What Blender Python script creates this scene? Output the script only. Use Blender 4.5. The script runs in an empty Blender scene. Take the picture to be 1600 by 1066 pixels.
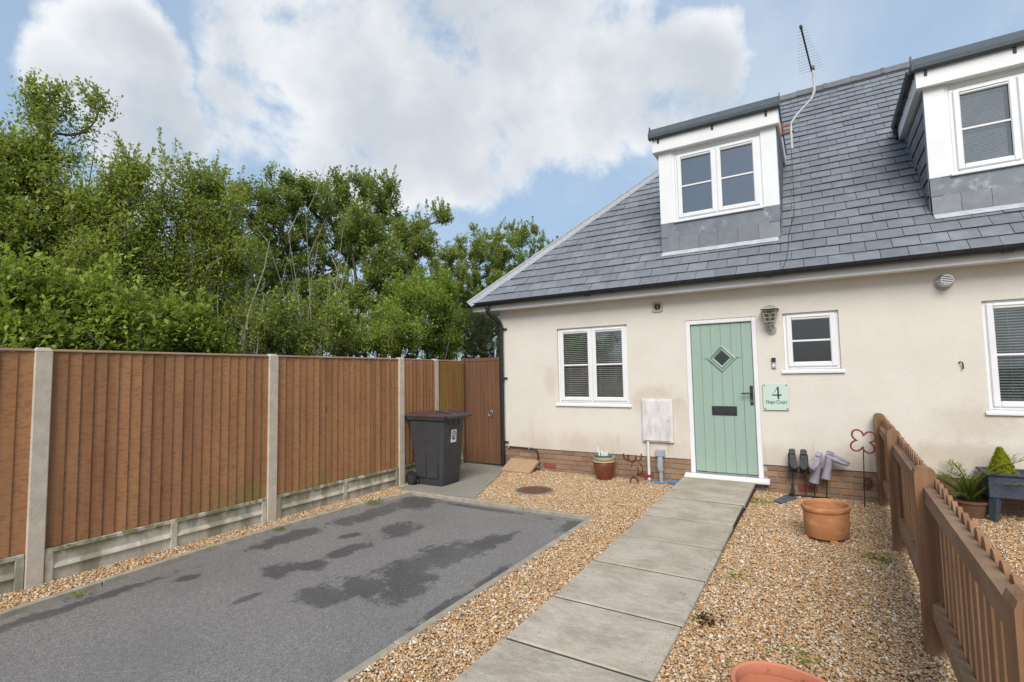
import bpy, bmesh, math, random
import numpy as np
from mathutils import Vector, Matrix
R_ = math.radians
random.seed(7)
SC = bpy.context.scene
COL = SC.collection

# ------------------------------------------------------------------ camera
CF, CYAW, CPITCH, CROLL = 785.8, R_(-31.446), R_(3.835), R_(-1.009)
CC = np.array([1.6033, -7.3085, 1.5547])
_F = np.array([math.sin(CYAW)*math.cos(CPITCH), math.cos(CYAW)*math.cos(CPITCH), math.sin(CPITCH)])
_R = np.array([math.cos(CYAW), -math.sin(CYAW), 0.0]); _U = np.cross(_R, _F)
_c, _s = math.cos(CROLL), math.sin(CROLL)
_R2, _U2 = _c*_R+_s*_U, -_s*_R+_c*_U
cd = bpy.data.cameras.new('camera'); cam = bpy.data.objects.new('camera', cd); COL.objects.link(cam)
cd.sensor_fit = 'HORIZONTAL'; cd.sensor_width = 36.0; cd.lens = CF/1600*36.0
cd.clip_start = 0.05; cd.clip_end = 3000
M = Matrix.Identity(4)
for i in range(3):
    M[i][0], M[i][1], M[i][2], M[i][3] = _R2[i], _U2[i], -_F[i], CC[i]
cam.matrix_world = M
SC.camera = cam

def at_x(u, v, X):
    """world point on the plane x = X seen at photograph pixel (u, v)"""
    d = _R2*(u-800)/CF + _U2*(533-v)/CF + _F
    return CC + d*((X-CC[0])/d[0])
def project(P):
    d = np.asarray(P, float)-CC; z = d@_F
    return 800+CF*(d@_R2)/z, 533-CF*(d@_U2)/z, z
def ray_dir(u, v):
    d = _R2*(u-800)/CF + _U2*(533-v)/CF + _F
    return d/np.linalg.norm(d)

# ------------------------------------------------------------------ exposure
SC.view_settings.view_transform = 'Standard'; SC.view_settings.look = 'None'
SC.view_settings.exposure = 1.18; SC.view_settings.gamma = 1.0
SC.view_settings.use_curve_mapping = False
SC.render.engine = 'CYCLES'
SC.cycles.max_bounces = 12; SC.cycles.diffuse_bounces = 7; SC.cycles.glossy_bounces = 3
SC.cycles.transmission_bounces = 4; SC.cycles.transparent_max_bounces = 12
SC.cycles.use_denoising = True

# ------------------------------------------------------------------ world, sun
SUN_EL, SUN_ROT = R_(42), R_(161)
W = bpy.data.worlds.new('World'); SC.world = W; W.use_nodes = True
nt = W.node_tree; nt.nodes.clear()
def N(t, typ, **kw):
    n = t.nodes.new(typ)
    for k, v in kw.items():
        setattr(n, k, v)
    return n
def setin(n, **kw):
    for k, v in kw.items():
        n.inputs[k.replace('_', ' ')].default_value = v
def math_(t, op, a, b=None, c=None, clamp=False):
    n = t.nodes.new('ShaderNodeMath'); n.operation = op; n.use_clamp = clamp
    for i, x in enumerate((a, b, c)):
        if x is None: continue
        if hasattr(x, 'node'): t.links.new(x, n.inputs[i])
        else: n.inputs[i].default_value = x
    return n.outputs[0]
def mixc(t, fac, a, b, blend='MIX'):
    n = t.nodes.new('ShaderNodeMix'); n.data_type = 'RGBA'; n.blend_type = blend
    for sock, x in ((n.inputs[0], fac), (n.inputs[6], a), (n.inputs[7], b)):
        if hasattr(x, 'node'): t.links.new(x, sock)
        elif isinstance(x, (int, float)): sock.default_value = x
        else: sock.default_value = (*x[:3], 1)
    return n.outputs[2]
def smooth(t, x, lo, hi, a=0.0, b=1.0):
    n = t.nodes.new('ShaderNodeMapRange'); n.interpolation_type = 'SMOOTHSTEP'
    t.links.new(x, n.inputs[0])
    n.inputs[1].default_value = lo; n.inputs[2].default_value = hi
    n.inputs[3].default_value = a; n.inputs[4].default_value = b
    return n.outputs[0]
sky = N(nt, 'ShaderNodeTexSky', sky_type='NISHITA', sun_disc=False)
sky.sun_elevation = SUN_EL; sky.sun_rotation = SUN_ROT; sky.altitude = 50
sky.air_density = 1.0; sky.dust_density = 2.2; sky.ozone_density = 1.4
tc = N(nt, 'ShaderNodeTexCoord')
nz1 = N(nt, 'ShaderNodeTexNoise'); setin(nz1, Scale=5.0, Detail=12.0, Roughness=0.62, Distortion=0.2)
nt.links.new(tc.outputs['Generated'], nz1.inputs['Vector'])
nz2 = N(nt, 'ShaderNodeTexNoise'); setin(nz2, Scale=3.1, Detail=6.0, Roughness=0.5)
nt.links.new(tc.outputs['Generated'], nz2.inputs['Vector'])
nz3 = N(nt, 'ShaderNodeTexNoise'); setin(nz3, Scale=1.9, Detail=8.0, Roughness=0.55, Distortion=0.3)
nt.links.new(tc.outputs['Generated'], nz3.inputs['Vector'])
# cumulus banks: directions and angular radii
nrm = N(nt, 'ShaderNodeVectorMath', operation='NORMALIZE'); nt.links.new(tc.outputs['Generated'], nrm.inputs[0])
BANKS = [(ray_dir(u, v), rad) for (u, v, rad) in [(640, 60, 19), (455, 70, 9), (860, 100, 14.5), (1055, 140, 8.5), (195, 100, 6), (105, 115, 4), (235, 205, 6.5), (440, 195, 9), (770, 205, 10), (560, 205, 11), (600, -150, 17), (830, -110, 15)]]
_rg = random.Random(21)
while len(BANKS) < 30:
    az, el = _rg.uniform(0, 2*math.pi), R_(_rg.uniform(8, 80)); d = np.array([math.cos(az)*math.cos(el), math.sin(az)*math.cos(el), math.sin(el)])
    if d@ray_dir(800, 300) < math.cos(R_(80)): BANKS.append((d, _rg.uniform(9, 22)))
banks = None
for d, rad in BANKS:
    dp = N(nt, 'ShaderNodeVectorMath', operation='DOT_PRODUCT'); nt.links.new(nrm.outputs[0], dp.inputs[0]); dp.inputs[1].default_value = d
    g = smooth(nt, dp.outputs['Value'], math.cos(R_(rad*1.18)), math.cos(R_(rad*0.45)), 0, 1)
    banks = g if banks is None else math_(nt, 'MAXIMUM', banks, g)
dens = math_(nt, 'ADD', banks, math_(nt, 'MULTIPLY', math_(nt, 'SUBTRACT', nz1.outputs[0], 0.5), 2.3))
cmask = smooth(nt, dens, 0.52, 0.98)
thick = smooth(nt, math_(nt, 'ADD', math_(nt, 'ADD', math_(nt, 'MULTIPLY', banks, 0.75), math_(nt, 'MULTIPLY', dens, 0.25)), math_(nt, 'MULTIPLY', math_(nt, 'SUBTRACT', nz2.outputs[0], 0.5), 1.7)), 0.70, 1.25)
ccol = mixc(nt, thick, (5.2, 5.3, 5.4), (3.35, 3.6, 3.88))
pale = mixc(nt, 0.72, sky.outputs[0], (2.35, 3.2, 4.25))
veil = smooth(nt, nz3.outputs[0], 0.50, 0.74, 0, 0.38)
skyc = mixc(nt, math_(nt, 'MAXIMUM', math_(nt, 'MULTIPLY', cmask, 0.95), veil), pale, ccol)
bg = N(nt, 'ShaderNodeBackground'); bg.inputs['Strength'].default_value = 0.081
nt.links.new(skyc, bg.inputs['Color'])
wo = N(nt, 'ShaderNodeOutputWorld'); nt.links.new(bg.outputs[0], wo.inputs['Surface'])

sd = bpy.data.lights.new('sun', 'SUN'); sd.energy = 1.5; sd.angle = R_(34); sd.color = (1.0, 0.96, 0.90)
sun = bpy.data.objects.new('sun', sd); COL.objects.link(sun)
_sd = Vector((math.sin(SUN_ROT)*math.cos(SUN_EL), math.cos(SUN_ROT)*math.cos(SUN_EL), math.sin(SUN_EL)))
sun.rotation_euler = _sd.to_track_quat('Z', 'Y').to_euler()

# ------------------------------------------------------------------ materials
MATS = {}
def material(name, c1, c2=None, scale=6.0, rough=0.7, bump=0.0, bscale=None, metal=0.0, var=0.0, detail=5.0,
             stretch=(1, 1, 1), spec=0.4, extra=None, coat=0.0, bdist=0.004, hue=0.0):
    m = bpy.data.materials.new(name); m.use_nodes = True; t = m.node_tree
    b = t.nodes['Principled BSDF']
    b.inputs['Roughness'].default_value = rough; b.inputs['Metallic'].default_value = metal
    b.inputs['Specular IOR Level'].default_value = spec; b.inputs['Coat Weight'].default_value = coat
    geo = N(t, 'ShaderNodeNewGeometry')
    mp = N(t, 'ShaderNodeMapping'); mp.inputs['Scale'].default_value = stretch
    t.links.new(geo.outputs['Position'], mp.inputs['Vector'])
    nz = N(t, 'ShaderNodeTexNoise'); setin(nz, Scale=scale, Detail=detail, Roughness=0.6)
    t.links.new(mp.outputs[0], nz.inputs['Vector'])
    c2 = c2 or tuple(x*0.75 for x in c1)
    col = mixc(t, smooth(t, nz.outputs[0], 0.3, 0.7), c1, c2)
    oi = N(t, 'ShaderNodeObjectInfo')
    rnd = math_(t, 'FRACT', math_(t, 'ADD', oi.outputs['Random'], geo.outputs['Random Per Island']))
    if var:
        hsv = N(t, 'ShaderNodeHueSaturation'); t.links.new(col, hsv.inputs['Color'])
        t.links.new(math_(t, 'MULTIPLY_ADD', rnd, 2*var, 1-var), hsv.inputs['Value'])
        if hue:
            r2 = math_(t, 'FRACT', math_(t, 'MULTIPLY', rnd, 7.31))
            t.links.new(math_(t, 'MULTIPLY_ADD', r2, 2*hue, 0.5-hue), hsv.inputs['Hue'])
        col = hsv.outputs[0]
    if extra: col = extra(t, col, geo, rnd) or col
    t.links.new(col, b.inputs['Base Color'])
    if bump:
        bn = N(t, 'ShaderNodeTexNoise'); setin(bn, Scale=bscale or scale*4, Detail=4.0, Roughness=0.6)
        t.links.new(mp.outputs[0], bn.inputs['Vector'])
        bp = N(t, 'ShaderNodeBump'); setin(bp, Strength=bump, Distance=bdist)
        t.links.new(bn.outputs[0], bp.inputs['Height']); t.links.new(bp.outputs[0], b.inputs['Normal'])
    MATS[name] = m
    return m
def pos_noise(t, geo, scale, detail=4.0, stretch=(1, 1, 1), rough=0.55):
    mp = N(t, 'ShaderNodeMapping'); mp.inputs['Scale'].default_value = stretch
    t.links.new(geo.outputs['Position'], mp.inputs['Vector'])
    n = N(t, 'ShaderNodeTexNoise'); setin(n, Scale=scale, Detail=detail, Roughness=rough)
    t.links.new(mp.outputs[0], n.inputs['Vector'])
    return n.outputs[0]
def sep_z(t, geo):
    s = N(t, 'ShaderNodeSeparateXYZ'); t.links.new(geo.outputs['Position'], s.inputs[0]); return s.outputs

def render_stains(t, col, geo, rnd):
    x, y, z = sep_z(t, geo)
    n1 = pos_noise(t, geo, 1.6, 9, rough=.68); n2 = pos_noise(t, geo, 6.0, 8, rough=.68); n3 = pos_noise(t, geo, 3.0, 4, (3, 1, .35))
    low = math_(t, 'ADD', smooth(t, z, 0.95, 0.40, 0, 0.40), math_(t, 'MULTIPLY', n1, 0.75))
    dirt = smooth(t, low, 0.52, 0.88)
    col = mixc(t, math_(t, 'MULTIPLY', dirt, 0.42), col, (0.45, 0.35, 0.235))
    # tan discolouration round the meter box and beside the window
    for (px, pz, rx, rz, w) in [(-.45, 1.15, .55, .30, .6), (-2.15, 1.45, .18, .32, .4), (3.0, .95, .5, .3, .45), (2.9, .62, .9, .16, .5), (-.1, .9, .25, .5, .35)]:
        dx = math_(t, 'DIVIDE', math_(t, 'SUBTRACT', x, px), rx); dz = math_(t, 'DIVIDE', math_(t, 'SUBTRACT', z, pz), rz)
        d = math_(t, 'SQRT', math_(t, 'ADD', math_(t, 'POWER', dx, 2.0), math_(t, 'POWER', dz, 2.0)))
        d = math_(t, 'ADD', d, math_(t, 'MULTIPLY', math_(t, 'SUBTRACT', n2, 0.5), 1.2))
        col = mixc(t, smooth(t, d, 1.0, 0.25, 0, w*.75), col, (0.44, 0.345, 0.235))
    # thin dark runs
    run = math_(t, 'MULTIPLY', smooth(t, n3, 0.60, 0.74), smooth(t, z, 1.2, 0.5))
    col = mixc(t, math_(t, 'MULTIPLY', run, 0.35), col, (0.25, 0.2, 0.14))
    return col
material('render', (0.72, 0.675, 0.61), (0.685, 0.635, 0.565), 2.2, 0.9, 0.75, 105, bdist=0.009, extra=render_stains, spec=0.2)
material('mortar', (0.42, 0.38, 0.32), (0.30, 0.27, 0.23), 25, 0.95, 0.5, 90)
def brick_extra(t, col, geo, rnd):
    r = N(t, 'ShaderNodeValToRGB'); e = r.color_ramp.elements
    e[0].position = 0; e[0].color = (.27, .155, .095, 1); e[1].position = 1; e[1].color = (.20, .12, .095, 1)
    for p, c in ((.2, (.32, .20, .115)), (.38, (.23, .16, .105)), (.52, (.35, .225, .14)), (.66, (.20, .15, .105)), (.82, (.29, .165, .11))):
        k = e.new(p); k.color = (*c, 1)
    t.links.new(rnd, r.inputs[0])
    return mixc(t, 0.72, col, r.outputs[0])
material('brick', (0.38, 0.22, 0.12), (0.22, 0.13, 0.085), 14, 0.9, 0.5, 90, extra=brick_extra)
material('air_brick', (0.30, 0.075, 0.05), (0.22, 0.06, 0.045), 20, 0.9, 0.3, 90)
def slate_extra(t, col, geo, rnd):
    n = pos_noise(t, geo, 3.0, 6); n2 = pos_noise(t, geo, 14, 5, (1, 3, 1))
    col = mixc(t, smooth(t, n, 0.52, 0.75, 0, 0.45), col, (0.30, 0.32, 0.345))
    return mixc(t, smooth(t, n2, 0.60, 0.8, 0, 0.5), col, (0.33, 0.35, 0.37))
material('slate', (0.182, 0.196, 0.220), (0.152, 0.164, 0.186), 9, 0.50, 0.35, 45, var=0.12, extra=slate_extra, spec=0.5)
material('roof_deck', (0.05, 0.05, 0.055), None, 8, 0.9)
material('hip_lead', (0.36, 0.375, 0.40), (0.27, 0.285, 0.31), 22, 0.55, 0.3, 40, var=0.06)
def lead_extra(t, col, geo, rnd):
    n = pos_noise(t, geo, 7.0, 7)
    return mixc(t, smooth(t, n, 0.52, 0.70, 0, 0.6), col, (0.42, 0.44, 0.46))
material('lead', (0.135, 0.15, 0.18), (0.18, 0.20, 0.23), 6, 0.5, 0.3, 20, extra=lead_extra)
material('lead_pale', (0.50, 0.52, 0.55), (0.38, 0.40, 0.43), 10, 0.5, 0.3, 25)
material('ridge_tile', (0.15, 0.155, 0.165), (0.11, 0.115, 0.12), 14, 0.7, 0.3, 50, var=.1)
material('upvc', (0.80, 0.80, 0.81), (0.74, 0.74, 0.75), 3, 0.35, 0.0, spec=0.5)
material('white_board', (0.80, 0.80, 0.81), (0.75, 0.75, 0.76), 3, 0.5, 0.1, 30)
material('black_plastic', (0.016, 0.017, 0.02), (0.028, 0.029, 0.033), 12, 0.38, 0.1, 60)
material('grey_roof_edge', (0.062, 0.078, 0.092), (0.08, 0.095, 0.11), 10, 0.55, 0.1, 40)
def door_extra(t, col, geo, rnd):
    n = pos_noise(t, geo, 9, 6, (5, 1, .25))
    return mixc(t, smooth(t, n, .3, .75, 0, .28), col, (0.265, 0.37, 0.305))
material('door_green', (0.315, 0.425, 0.355), (0.295, 0.40, 0.335), 5, 0.45, 0.25, 22, stretch=(6, 1, .4), extra=door_extra, bdist=.002)
material('door_green_plain', (0.335, 0.445, 0.375), None, 3, 0.4)
material('anthracite', (0.035, 0.038, 0.042), None, 20, 0.45)
material('chrome', (0.55, 0.55, 0.55), None, 20, 0.25, metal=1.0)
material('aluminium', (0.62, 0.63, 0.64), None, 20, 0.4)
material('lamp_steel', (0.47, 0.44, 0.39), (0.33, 0.31, 0.27), 25, 0.4, metal=0.4)
material('galv', (0.36, 0.37, 0.38), (0.25, 0.26, 0.27), 20, 0.45, metal=0.6)
material('white_plastic', (0.76, 0.76, 0.75), (0.66, 0.66, 0.65), 8, 0.45)
material('grey_plastic', (0.36, 0.39, 0.43), (0.30, 0.33, 0.37), 12, 0.5)
def meter_extra(t, col, geo, rnd):
    n = pos_noise(t, geo, 16, 7, (1, 1, .3))
    return mixc(t, smooth(t, n, .42, .7, 0, .55), col, (0.44, 0.41, 0.38))
material('meter_white', (0.72, 0.70, 0.69), (0.62, 0.60, 0.59), 5, 0.65, 0.2, 40, extra=meter_extra)
def fence_extra(t, col, geo, rnd):
    x, y, z = sep_z(t, geo)
    g1 = pos_noise(t, geo, 16, 6, (1, 1, .045)); g2 = pos_noise(t, geo, 60, 3, (.3, .3, 1.0)); kn = pos_noise(t, geo, 5.5, 3, (1, 1, .5)); mo = pos_noise(t, geo, 1.6, 4)
    col = mixc(t, smooth(t, g1, .35, .72, 0, .55), col, (0.37, 0.20, 0.105))
    col = mixc(t, smooth(t, g2, .45, .7, 0, .42), col, (0.15, 0.060, 0.028))
    col = mixc(t, smooth(t, kn, .69, .78, 0, .65), col, (0.085, 0.032, 0.014))
    moss = math_(t, 'MULTIPLY', smooth(t, math_(t, 'ADD', mo, smooth(t, z, .55, .25, 0, .16)), .60, .78), smooth(t, z, 1.0, .28))
    return mixc(t, math_(t, 'MULTIPLY', moss, .55), col, (0.16, 0.165, 0.05))
material('fence_wood', (0.335, 0.162, 0.074), (0.27, 0.128, 0.058), 3, 0.85, 0.6, 70, var=0.24, extra=fence_extra, stretch=(1, 1, .35), spec=.25, bdist=.003)
def fence_green_extra(t, col, geo, rnd):
    g1 = pos_noise(t, geo, 16, 6, (1, 1, .045)); n = pos_noise(t, geo, 2.6, 4, (1, 1, .5))
    col = mixc(t, smooth(t, g1, .35, .72, 0, .5), col, (0.30, 0.14, 0.05))
    return mixc(t, smooth(t, n, .40, .66, .1, .62), col, (0.25, 0.19, 0.055))
material('fence_wood_mossy', (0.24, 0.105, 0.036), (0.19, 0.085, 0.03), 3, 0.85, 0.5, 70, var=0.16, extra=fence_green_extra, stretch=(1, 1, .35), spec=.25)
material('fence_cap', (0.30, 0.20, 0.13), (0.22, 0.13, 0.08), 12, 0.85, 0.3, 50, stretch=(1, .2, 1))
material('gate_wood', (0.165, 0.083, 0.046), (0.130, 0.064, 0.036), 9, 0.7, 0.4, 50, var=0.09, stretch=(3, 3, .2), spec=.3)
def picket_extra(t, col, geo, rnd):
    g1 = pos_noise(t, geo, 30, 6, (1, 1, .06)); n = pos_noise(t, geo, 4.0, 5); cr = pos_noise(t, geo, 45, 2, (1, 1, .03))
    col = mixc(t, smooth(t, cr, .66, .72, 0, .7), col, (0.05, 0.027, 0.018))
    col = mixc(t, smooth(t, g1, .35, .7, 0, .5), col, (0.31, 0.195, 0.115))
    return mixc(t, smooth(t, n, .55, .75, 0, .5), col, (0.25, 0.19, 0.09))
material('picket_wood', (0.265, 0.138, 0.072), (0.195, 0.098, 0.050), 10, 0.85, 0.6, 50, var=0.2, extra=picket_extra, stretch=(1, 1, .3))
def rail_extra(t, col, geo, rnd):
    n = pos_noise(t, geo, 9, 5, (1, .35, 1)); n2 = pos_noise(t, geo, 3, 4)
    col = mixc(t, smooth(t, n, .4, .7, 0, .6), col, (0.33, 0.225, 0.14))
    return mixc(t, smooth(t, n2, .52, .7, 0, .45), col, (0.235, 0.205, 0.095))
material('rail_wood', (0.27, 0.155, 0.095), (0.20, 0.11, 0.068), 8, 0.85, 0.4, 50, extra=rail_extra, stretch=(1, .3, 1))
def conc_extra(t, col, geo, rnd):
    x, y, z = sep_z(t, geo); n = pos_noise(t, geo, 40, 3); n2 = pos_noise(t, geo, 2.4, 5)
    col = mixc(t, smooth(t, n, .55, .75, 0, .35), col, (0.27, 0.235, 0.195))
    return mixc(t, smooth(t, n2, .55, .8, 0, .4), col, (0.27, 0.26, 0.18))
material('post_concrete', (0.60, 0.52, 0.43), (0.49, 0.425, 0.345), 8, 0.95, 0.7, 110, extra=conc_extra, bdist=.004)
def gb_extra(t, col, geo, rnd):
    x, y, z = sep_z(t, geo); n = pos_noise(t, geo, 4.5, 5, (1, 1, .35)); n2 = pos_noise(t, geo, 12, 5)
    top = smooth(t, z, .12, .26)
    st_ = pos_noise(t, geo, 9, 6, (1, 1, .10), .7)
    col = mixc(t, smooth(t, st_, .50, .66, 0, .7), col, (0.66, 0.63, 0.57))
    col = mixc(t, smooth(t, n, .46, .62, 0, .75), col, (0.20, 0.185, 0.115))
    col = mixc(t, math_(t, 'MULTIPLY', top, smooth(t, n2, .38, .6)), col, (0.175, 0.18, 0.075))
    return mixc(t, smooth(t, n2, .60, .8, 0, .5), col, (0.60, 0.58, 0.53))
material('gravel_board', (0.56, 0.515, 0.425), (0.44, 0.405, 0.33), 6, 0.95, 0.5, 80, extra=gb_extra)
material('kerb', (0.385, 0.34, 0.275), (0.28, 0.245, 0.19), 9, 0.95, 0.5, 100, var=.07, extra=conc_extra)
def slab_extra(t, col, geo, rnd):
    n = pos_noise(t, geo, 2.6, 10, (1.0, 1.5, 1), .70); n2 = pos_noise(t, geo, 85, 4); n3 = pos_noise(t, geo, 11, 8, (1, 1.4, 1), .7); n4 = pos_noise(t, geo, 34, 5, (1, 1.8, 1), .7)
    col = mixc(t, smooth(t, n, .42, .64, 0, .62), col, (0.27, 0.232, 0.178))
    col = mixc(t, smooth(t, n3, .54, .72, 0, .40), col, (0.47, 0.45, 0.40))
    col = mixc(t, smooth(t, n4, .56, .70, 0, .40), col, (0.18, 0.158, 0.122))
    return mixc(t, smooth(t, n2, .56, .72, 0, .5), col, (0.15, 0.135, 0.11))
material('slab', (0.455, 0.405, 0.335), (0.39, 0.342, 0.278), 5, 0.9, 0.6, 14, var=.10, extra=slab_extra, stretch=(1, 1.6, 1), bdist=.015)
material('side_slab', (0.29, 0.28, 0.245), (0.23, 0.225, 0.195), 3, 0.85, 0.4, 30, var=.06, extra=slab_extra)
material('concrete_bed', (0.22, 0.20, 0.165), (0.13, 0.12, 0.10), 10, 0.95, 0.6, 40)
material('joint_dirt', (0.035, 0.03, 0.022), (0.07, 0.06, 0.04), 18, 0.95, 0.5, 60)
material('soil', (0.085, 0.062, 0.042), (0.055, 0.04, 0.028), 6, 0.95, 0.6, 30)
material('grass', (0.055, 0.085, 0.022), (0.035, 0.06, 0.018), 1.5, 0.95, 0.6, 30)
material('gravel_bed', (0.42, 0.30, 0.18), (0.28, 0.19, 0.11), 60, 0.95, 0.8, 80)
WET = [(-1.62, -4.77, .20, .16), (-1.47, -4.52, .17, .17), (-1.40, -4.12, .19, .30), (-1.33, -3.72, .20, .30), (-1.19, -3.33, .12, .25), (-1.12, -3.0, .06, .20),
       (-1.12, -4.46, .14, .16), (-1.17, -4.2, .10, .13), (-2.32, -4.64, .12, .14), (-2.2, -4.42, .10, .14), (-2.22, -4.08, .09, .22), (-2.25, -3.36, .16, .20),
       (-2.95, -3.1, .16, .42), (-3.05, -4.05, .12, .40), (-2.86, -2.45, .22, .30), (-.68, -4.5, .06, .26), (-.68, -3.95, .05, .26), (-.72, -2.42, .10, .20),
       (-2.85, -5.12, .05, .08), (-2.06, -5.13, .03, .12), (-3.05, -6.0, .06, .7), (-1.9, -2.25, .6, .05), (-2.55, -3.75, .06, .10)]
def tarmac_extra(t, col, geo, rnd):
    n = pos_noise(t, geo, 5.0, 6, rough=.65); nb = pos_noise(t, geo, 1.1, 4)
    spk = N(t, 'ShaderNodeTexVoronoi'); spk.inputs['Scale'].default_value = 165
    t.links.new(geo.outputs['Position'], spk.inputs['Vector'])
    sx = N(t, 'ShaderNodeSeparateColor'); t.links.new(spk.outputs['Color'], sx.inputs[0])
    col = mixc(t, smooth(t, sx.outputs[0], .58, 1.0, 0, .7), col, (0.33, 0.318, 0.31))
    col = mixc(t, smooth(t, sx.outputs[1], .80, 1.0, 0, .6), col, (0.045, 0.045, 0.05))
    col = mixc(t, smooth(t, nb, .4, .7, 0, .35), col, (0.135, 0.13, 0.13))
    x, y, z = sep_z(t, geo); m = None
    off = math_(t, 'MULTIPLY', math_(t, 'SUBTRACT', n, 0.5), 3.0)
    for (cx, cy, rx, ry) in WET:
        dx = math_(t, 'DIVIDE', math_(t, 'SUBTRACT', x, cx), rx*1.1); dy = math_(t, 'DIVIDE', math_(t, 'SUBTRACT', y, cy), ry*1.1)
        d = math_(t, 'SQRT', math_(t, 'ADD', math_(t, 'POWER', dx, 2.0), math_(t, 'POWER', dy, 2.0)))
        m = d if m is None else math_(t, 'MINIMUM', m, d)
    n9 = pos_noise(t, geo, 22, 4)
    m = math_(t, 'MULTIPLY', smooth(t, math_(t, 'ADD', math_(t, 'ADD', m, off), math_(t, 'MULTIPLY', math_(t, 'SUBTRACT', n9, .5), 1.1)), 1.32, .78), smooth(t, nb, .25, .6, .7, 1))
    b = t.nodes['Principled BSDF']
    t.links.new(math_(t, 'MULTIPLY_ADD', m, -0.22, 0.88), b.inputs['Roughness'])
    return mixc(t, math_(t, 'MULTIPLY', m, .74), col, (0.05, 0.048, 0.048))
material('tarmac', (0.215, 0.203, 0.193), (0.168, 0.158, 0.151), 30, 0.88, 0.9, 130, extra=tarmac_extra, bdist=.006, spec=.3)
material('terracotta', (0.52, 0.235, 0.10), (0.43, 0.185, 0.08), 6, 0.9, 0.35, 40, extra=lambda t, c, g, r: mixc(t, smooth(t, pos_noise(t, g, 30, 6, (1, 1, 2)), .60, .72, 0, .45), mixc(t, smooth(t, pos_noise(t, g, 7, 9, (1, 1, 2.2), .7), .48, .68, 0, .6), c, (.60, .33, .165)), (.25, .11, .06)))
material('terracotta_pink', (0.55, 0.215, 0.125), (0.50, 0.18, 0.10), 6, 0.85, 0.25, 40, extra=lambda t, c, g, r: mixc(t, smooth(t, pos_noise(t, g, 13, 6), .60, .72, 0, .75), c, (.16, .07, .045)))
material('glazed_brown', (0.185, 0.055, 0.028), (0.145, 0.042, 0.022), 6, 0.32, 0.1, 30, spec=.6)
material('cream_glaze', (0.50, 0.42, 0.27), (0.42, 0.34, 0.20), 8, 0.5)
material('teal_plastic', (0.12, 0.22, 0.20), (0.09, 0.17, 0.155), 8, 0.5)
material('rust', (0.075, 0.030, 0.018), (0.125, 0.046, 0.022), 30, 0.85, 0.4, 60)
material('rust_orange', (0.33, 0.12, 0.05), (0.24, 0.085, 0.035), 30, 0.85, 0.3, 60)
material('red_brown_metal', (0.26, 0.065, 0.040), (0.17, 0.045, 0.03), 30, 0.7, 0.3, 60)
material('manhole_iron', (0.165, 0.078, 0.045), (0.12, 0.058, 0.036), 20, 0.85, 0.6, 60)
material('stone_board', (0.43, 0.28, 0.175), (0.36, 0.235, 0.15), 10, 0.9, 0.4, 50)
material('bin_grey', (0.040, 0.041, 0.046), (0.05, 0.05, 0.055), 6, 0.5, 0.12, 120)
material('bin_lid', (0.068, 0.038, 0.034), (0.085, 0.048, 0.042), 8, 0.45, 0.1, 100)
material('rubber', (0.018, 0.018, 0.02), None, 20, 0.75)
material('boot_black', (0.026, 0.026, 0.028), (0.05, 0.048, 0.048), 24, 0.6, 0.2, 60)
material('boot_lilac', (0.33, 0.305, 0.36), (0.26, 0.24, 0.29), 14, 0.55, 0.15, 60)
material('steel_blue', (0.125, 0.165, 0.20), (0.09, 0.12, 0.15), 14, 0.5, 0.2, 40, metal=.3)
material('dark_rod', (0.03, 0.027, 0.025), None, 20, 0.6)
material('sign_green', (0.56, 0.67, 0.61), (0.54, 0.65, 0.59), 4, 0.18, spec=.6)
material('sign_ink', (0.02, 0.03, 0.022), None, 4, 0.5)
material('rattan', (0.055, 0.068, 0.095), (0.038, 0.048, 0.07), 40, 0.6, 0.8, 90)
material('bark', (0.13, 0.10, 0.075), (0.085, 0.065, 0.05), 14, 0.95, 0.6, 40)
material('bark_pale', (0.36, 0.33, 0.29), (0.26, 0.235, 0.20), 14, 0.9, 0.4, 40)
material('blind', (0.90, 0.86, 0.80), None, 4, 0.55)
material('blind_white', (0.70, 0.71, 0.73), None, 4, 0.55)
material('interior', (0.42, 0.41, 0.40), None, 1, 0.9)
material('interior_floor', (0.16, 0.12, 0.09), None, 1, 0.9)
material('cardboard', (0.40, 0.265, 0.145), (0.35, 0.23, 0.125), 10, 0.85)
material('blue_rope', (0.04, 0.25, 0.50), None, 30, 0.6)
material('red_tape', (0.45, 0.03, 0.03), None, 30, 0.6)
material('far_wall', (0.72, 0.71, 0.70), None, 2, 0.9)
material('far_roof', (0.42, 0.43, 0.46), (0.34, 0.35, 0.38), 5, 0.8)
material('vent_cream', (0.48, 0.43, 0.30), (0.40, 0.36, 0.25), 12, 0.7)

def glass_mat(name, base=0.06, tint=(1, 1, 1), rough=0.0, k=1.0):
    m = bpy.data.materials.new(name); m.use_nodes = True; t = m.node_tree; t.nodes.clear()
    o = N(t, 'ShaderNodeOutputMaterial'); mx = N(t, 'ShaderNodeMixShader'); tr = N(t, 'ShaderNodeBsdfTransparent'); gl = N(t, 'ShaderNodeBsdfGlossy')
    tr.inputs[0].default_value = (*tint, 1); gl.inputs['Roughness'].default_value = rough
    fr = N(t, 'ShaderNodeFresnel'); fr.inputs[0].default_value = 1.52
    t.links.new(math_(t, 'MULTIPLY_ADD', fr.outputs[0], k, base, clamp=True), mx.inputs[0])
    t.links.new(tr.outputs[0], mx.inputs[1]); t.links.new(gl.outputs[0], mx.inputs[2]); t.links.new(mx.outputs[0], o.inputs[0])
    MATS[name] = m
glass_mat('glass', 0.030, (.92, .95, .95), 0.0, 1.3)
glass_mat('glass_upper', 0.15, (.9, .94, .96), 0.0, 1.4)
glass_mat('glass_obscure', 0.06, (.45, .47, .48), 0.12, 1.2)
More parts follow.
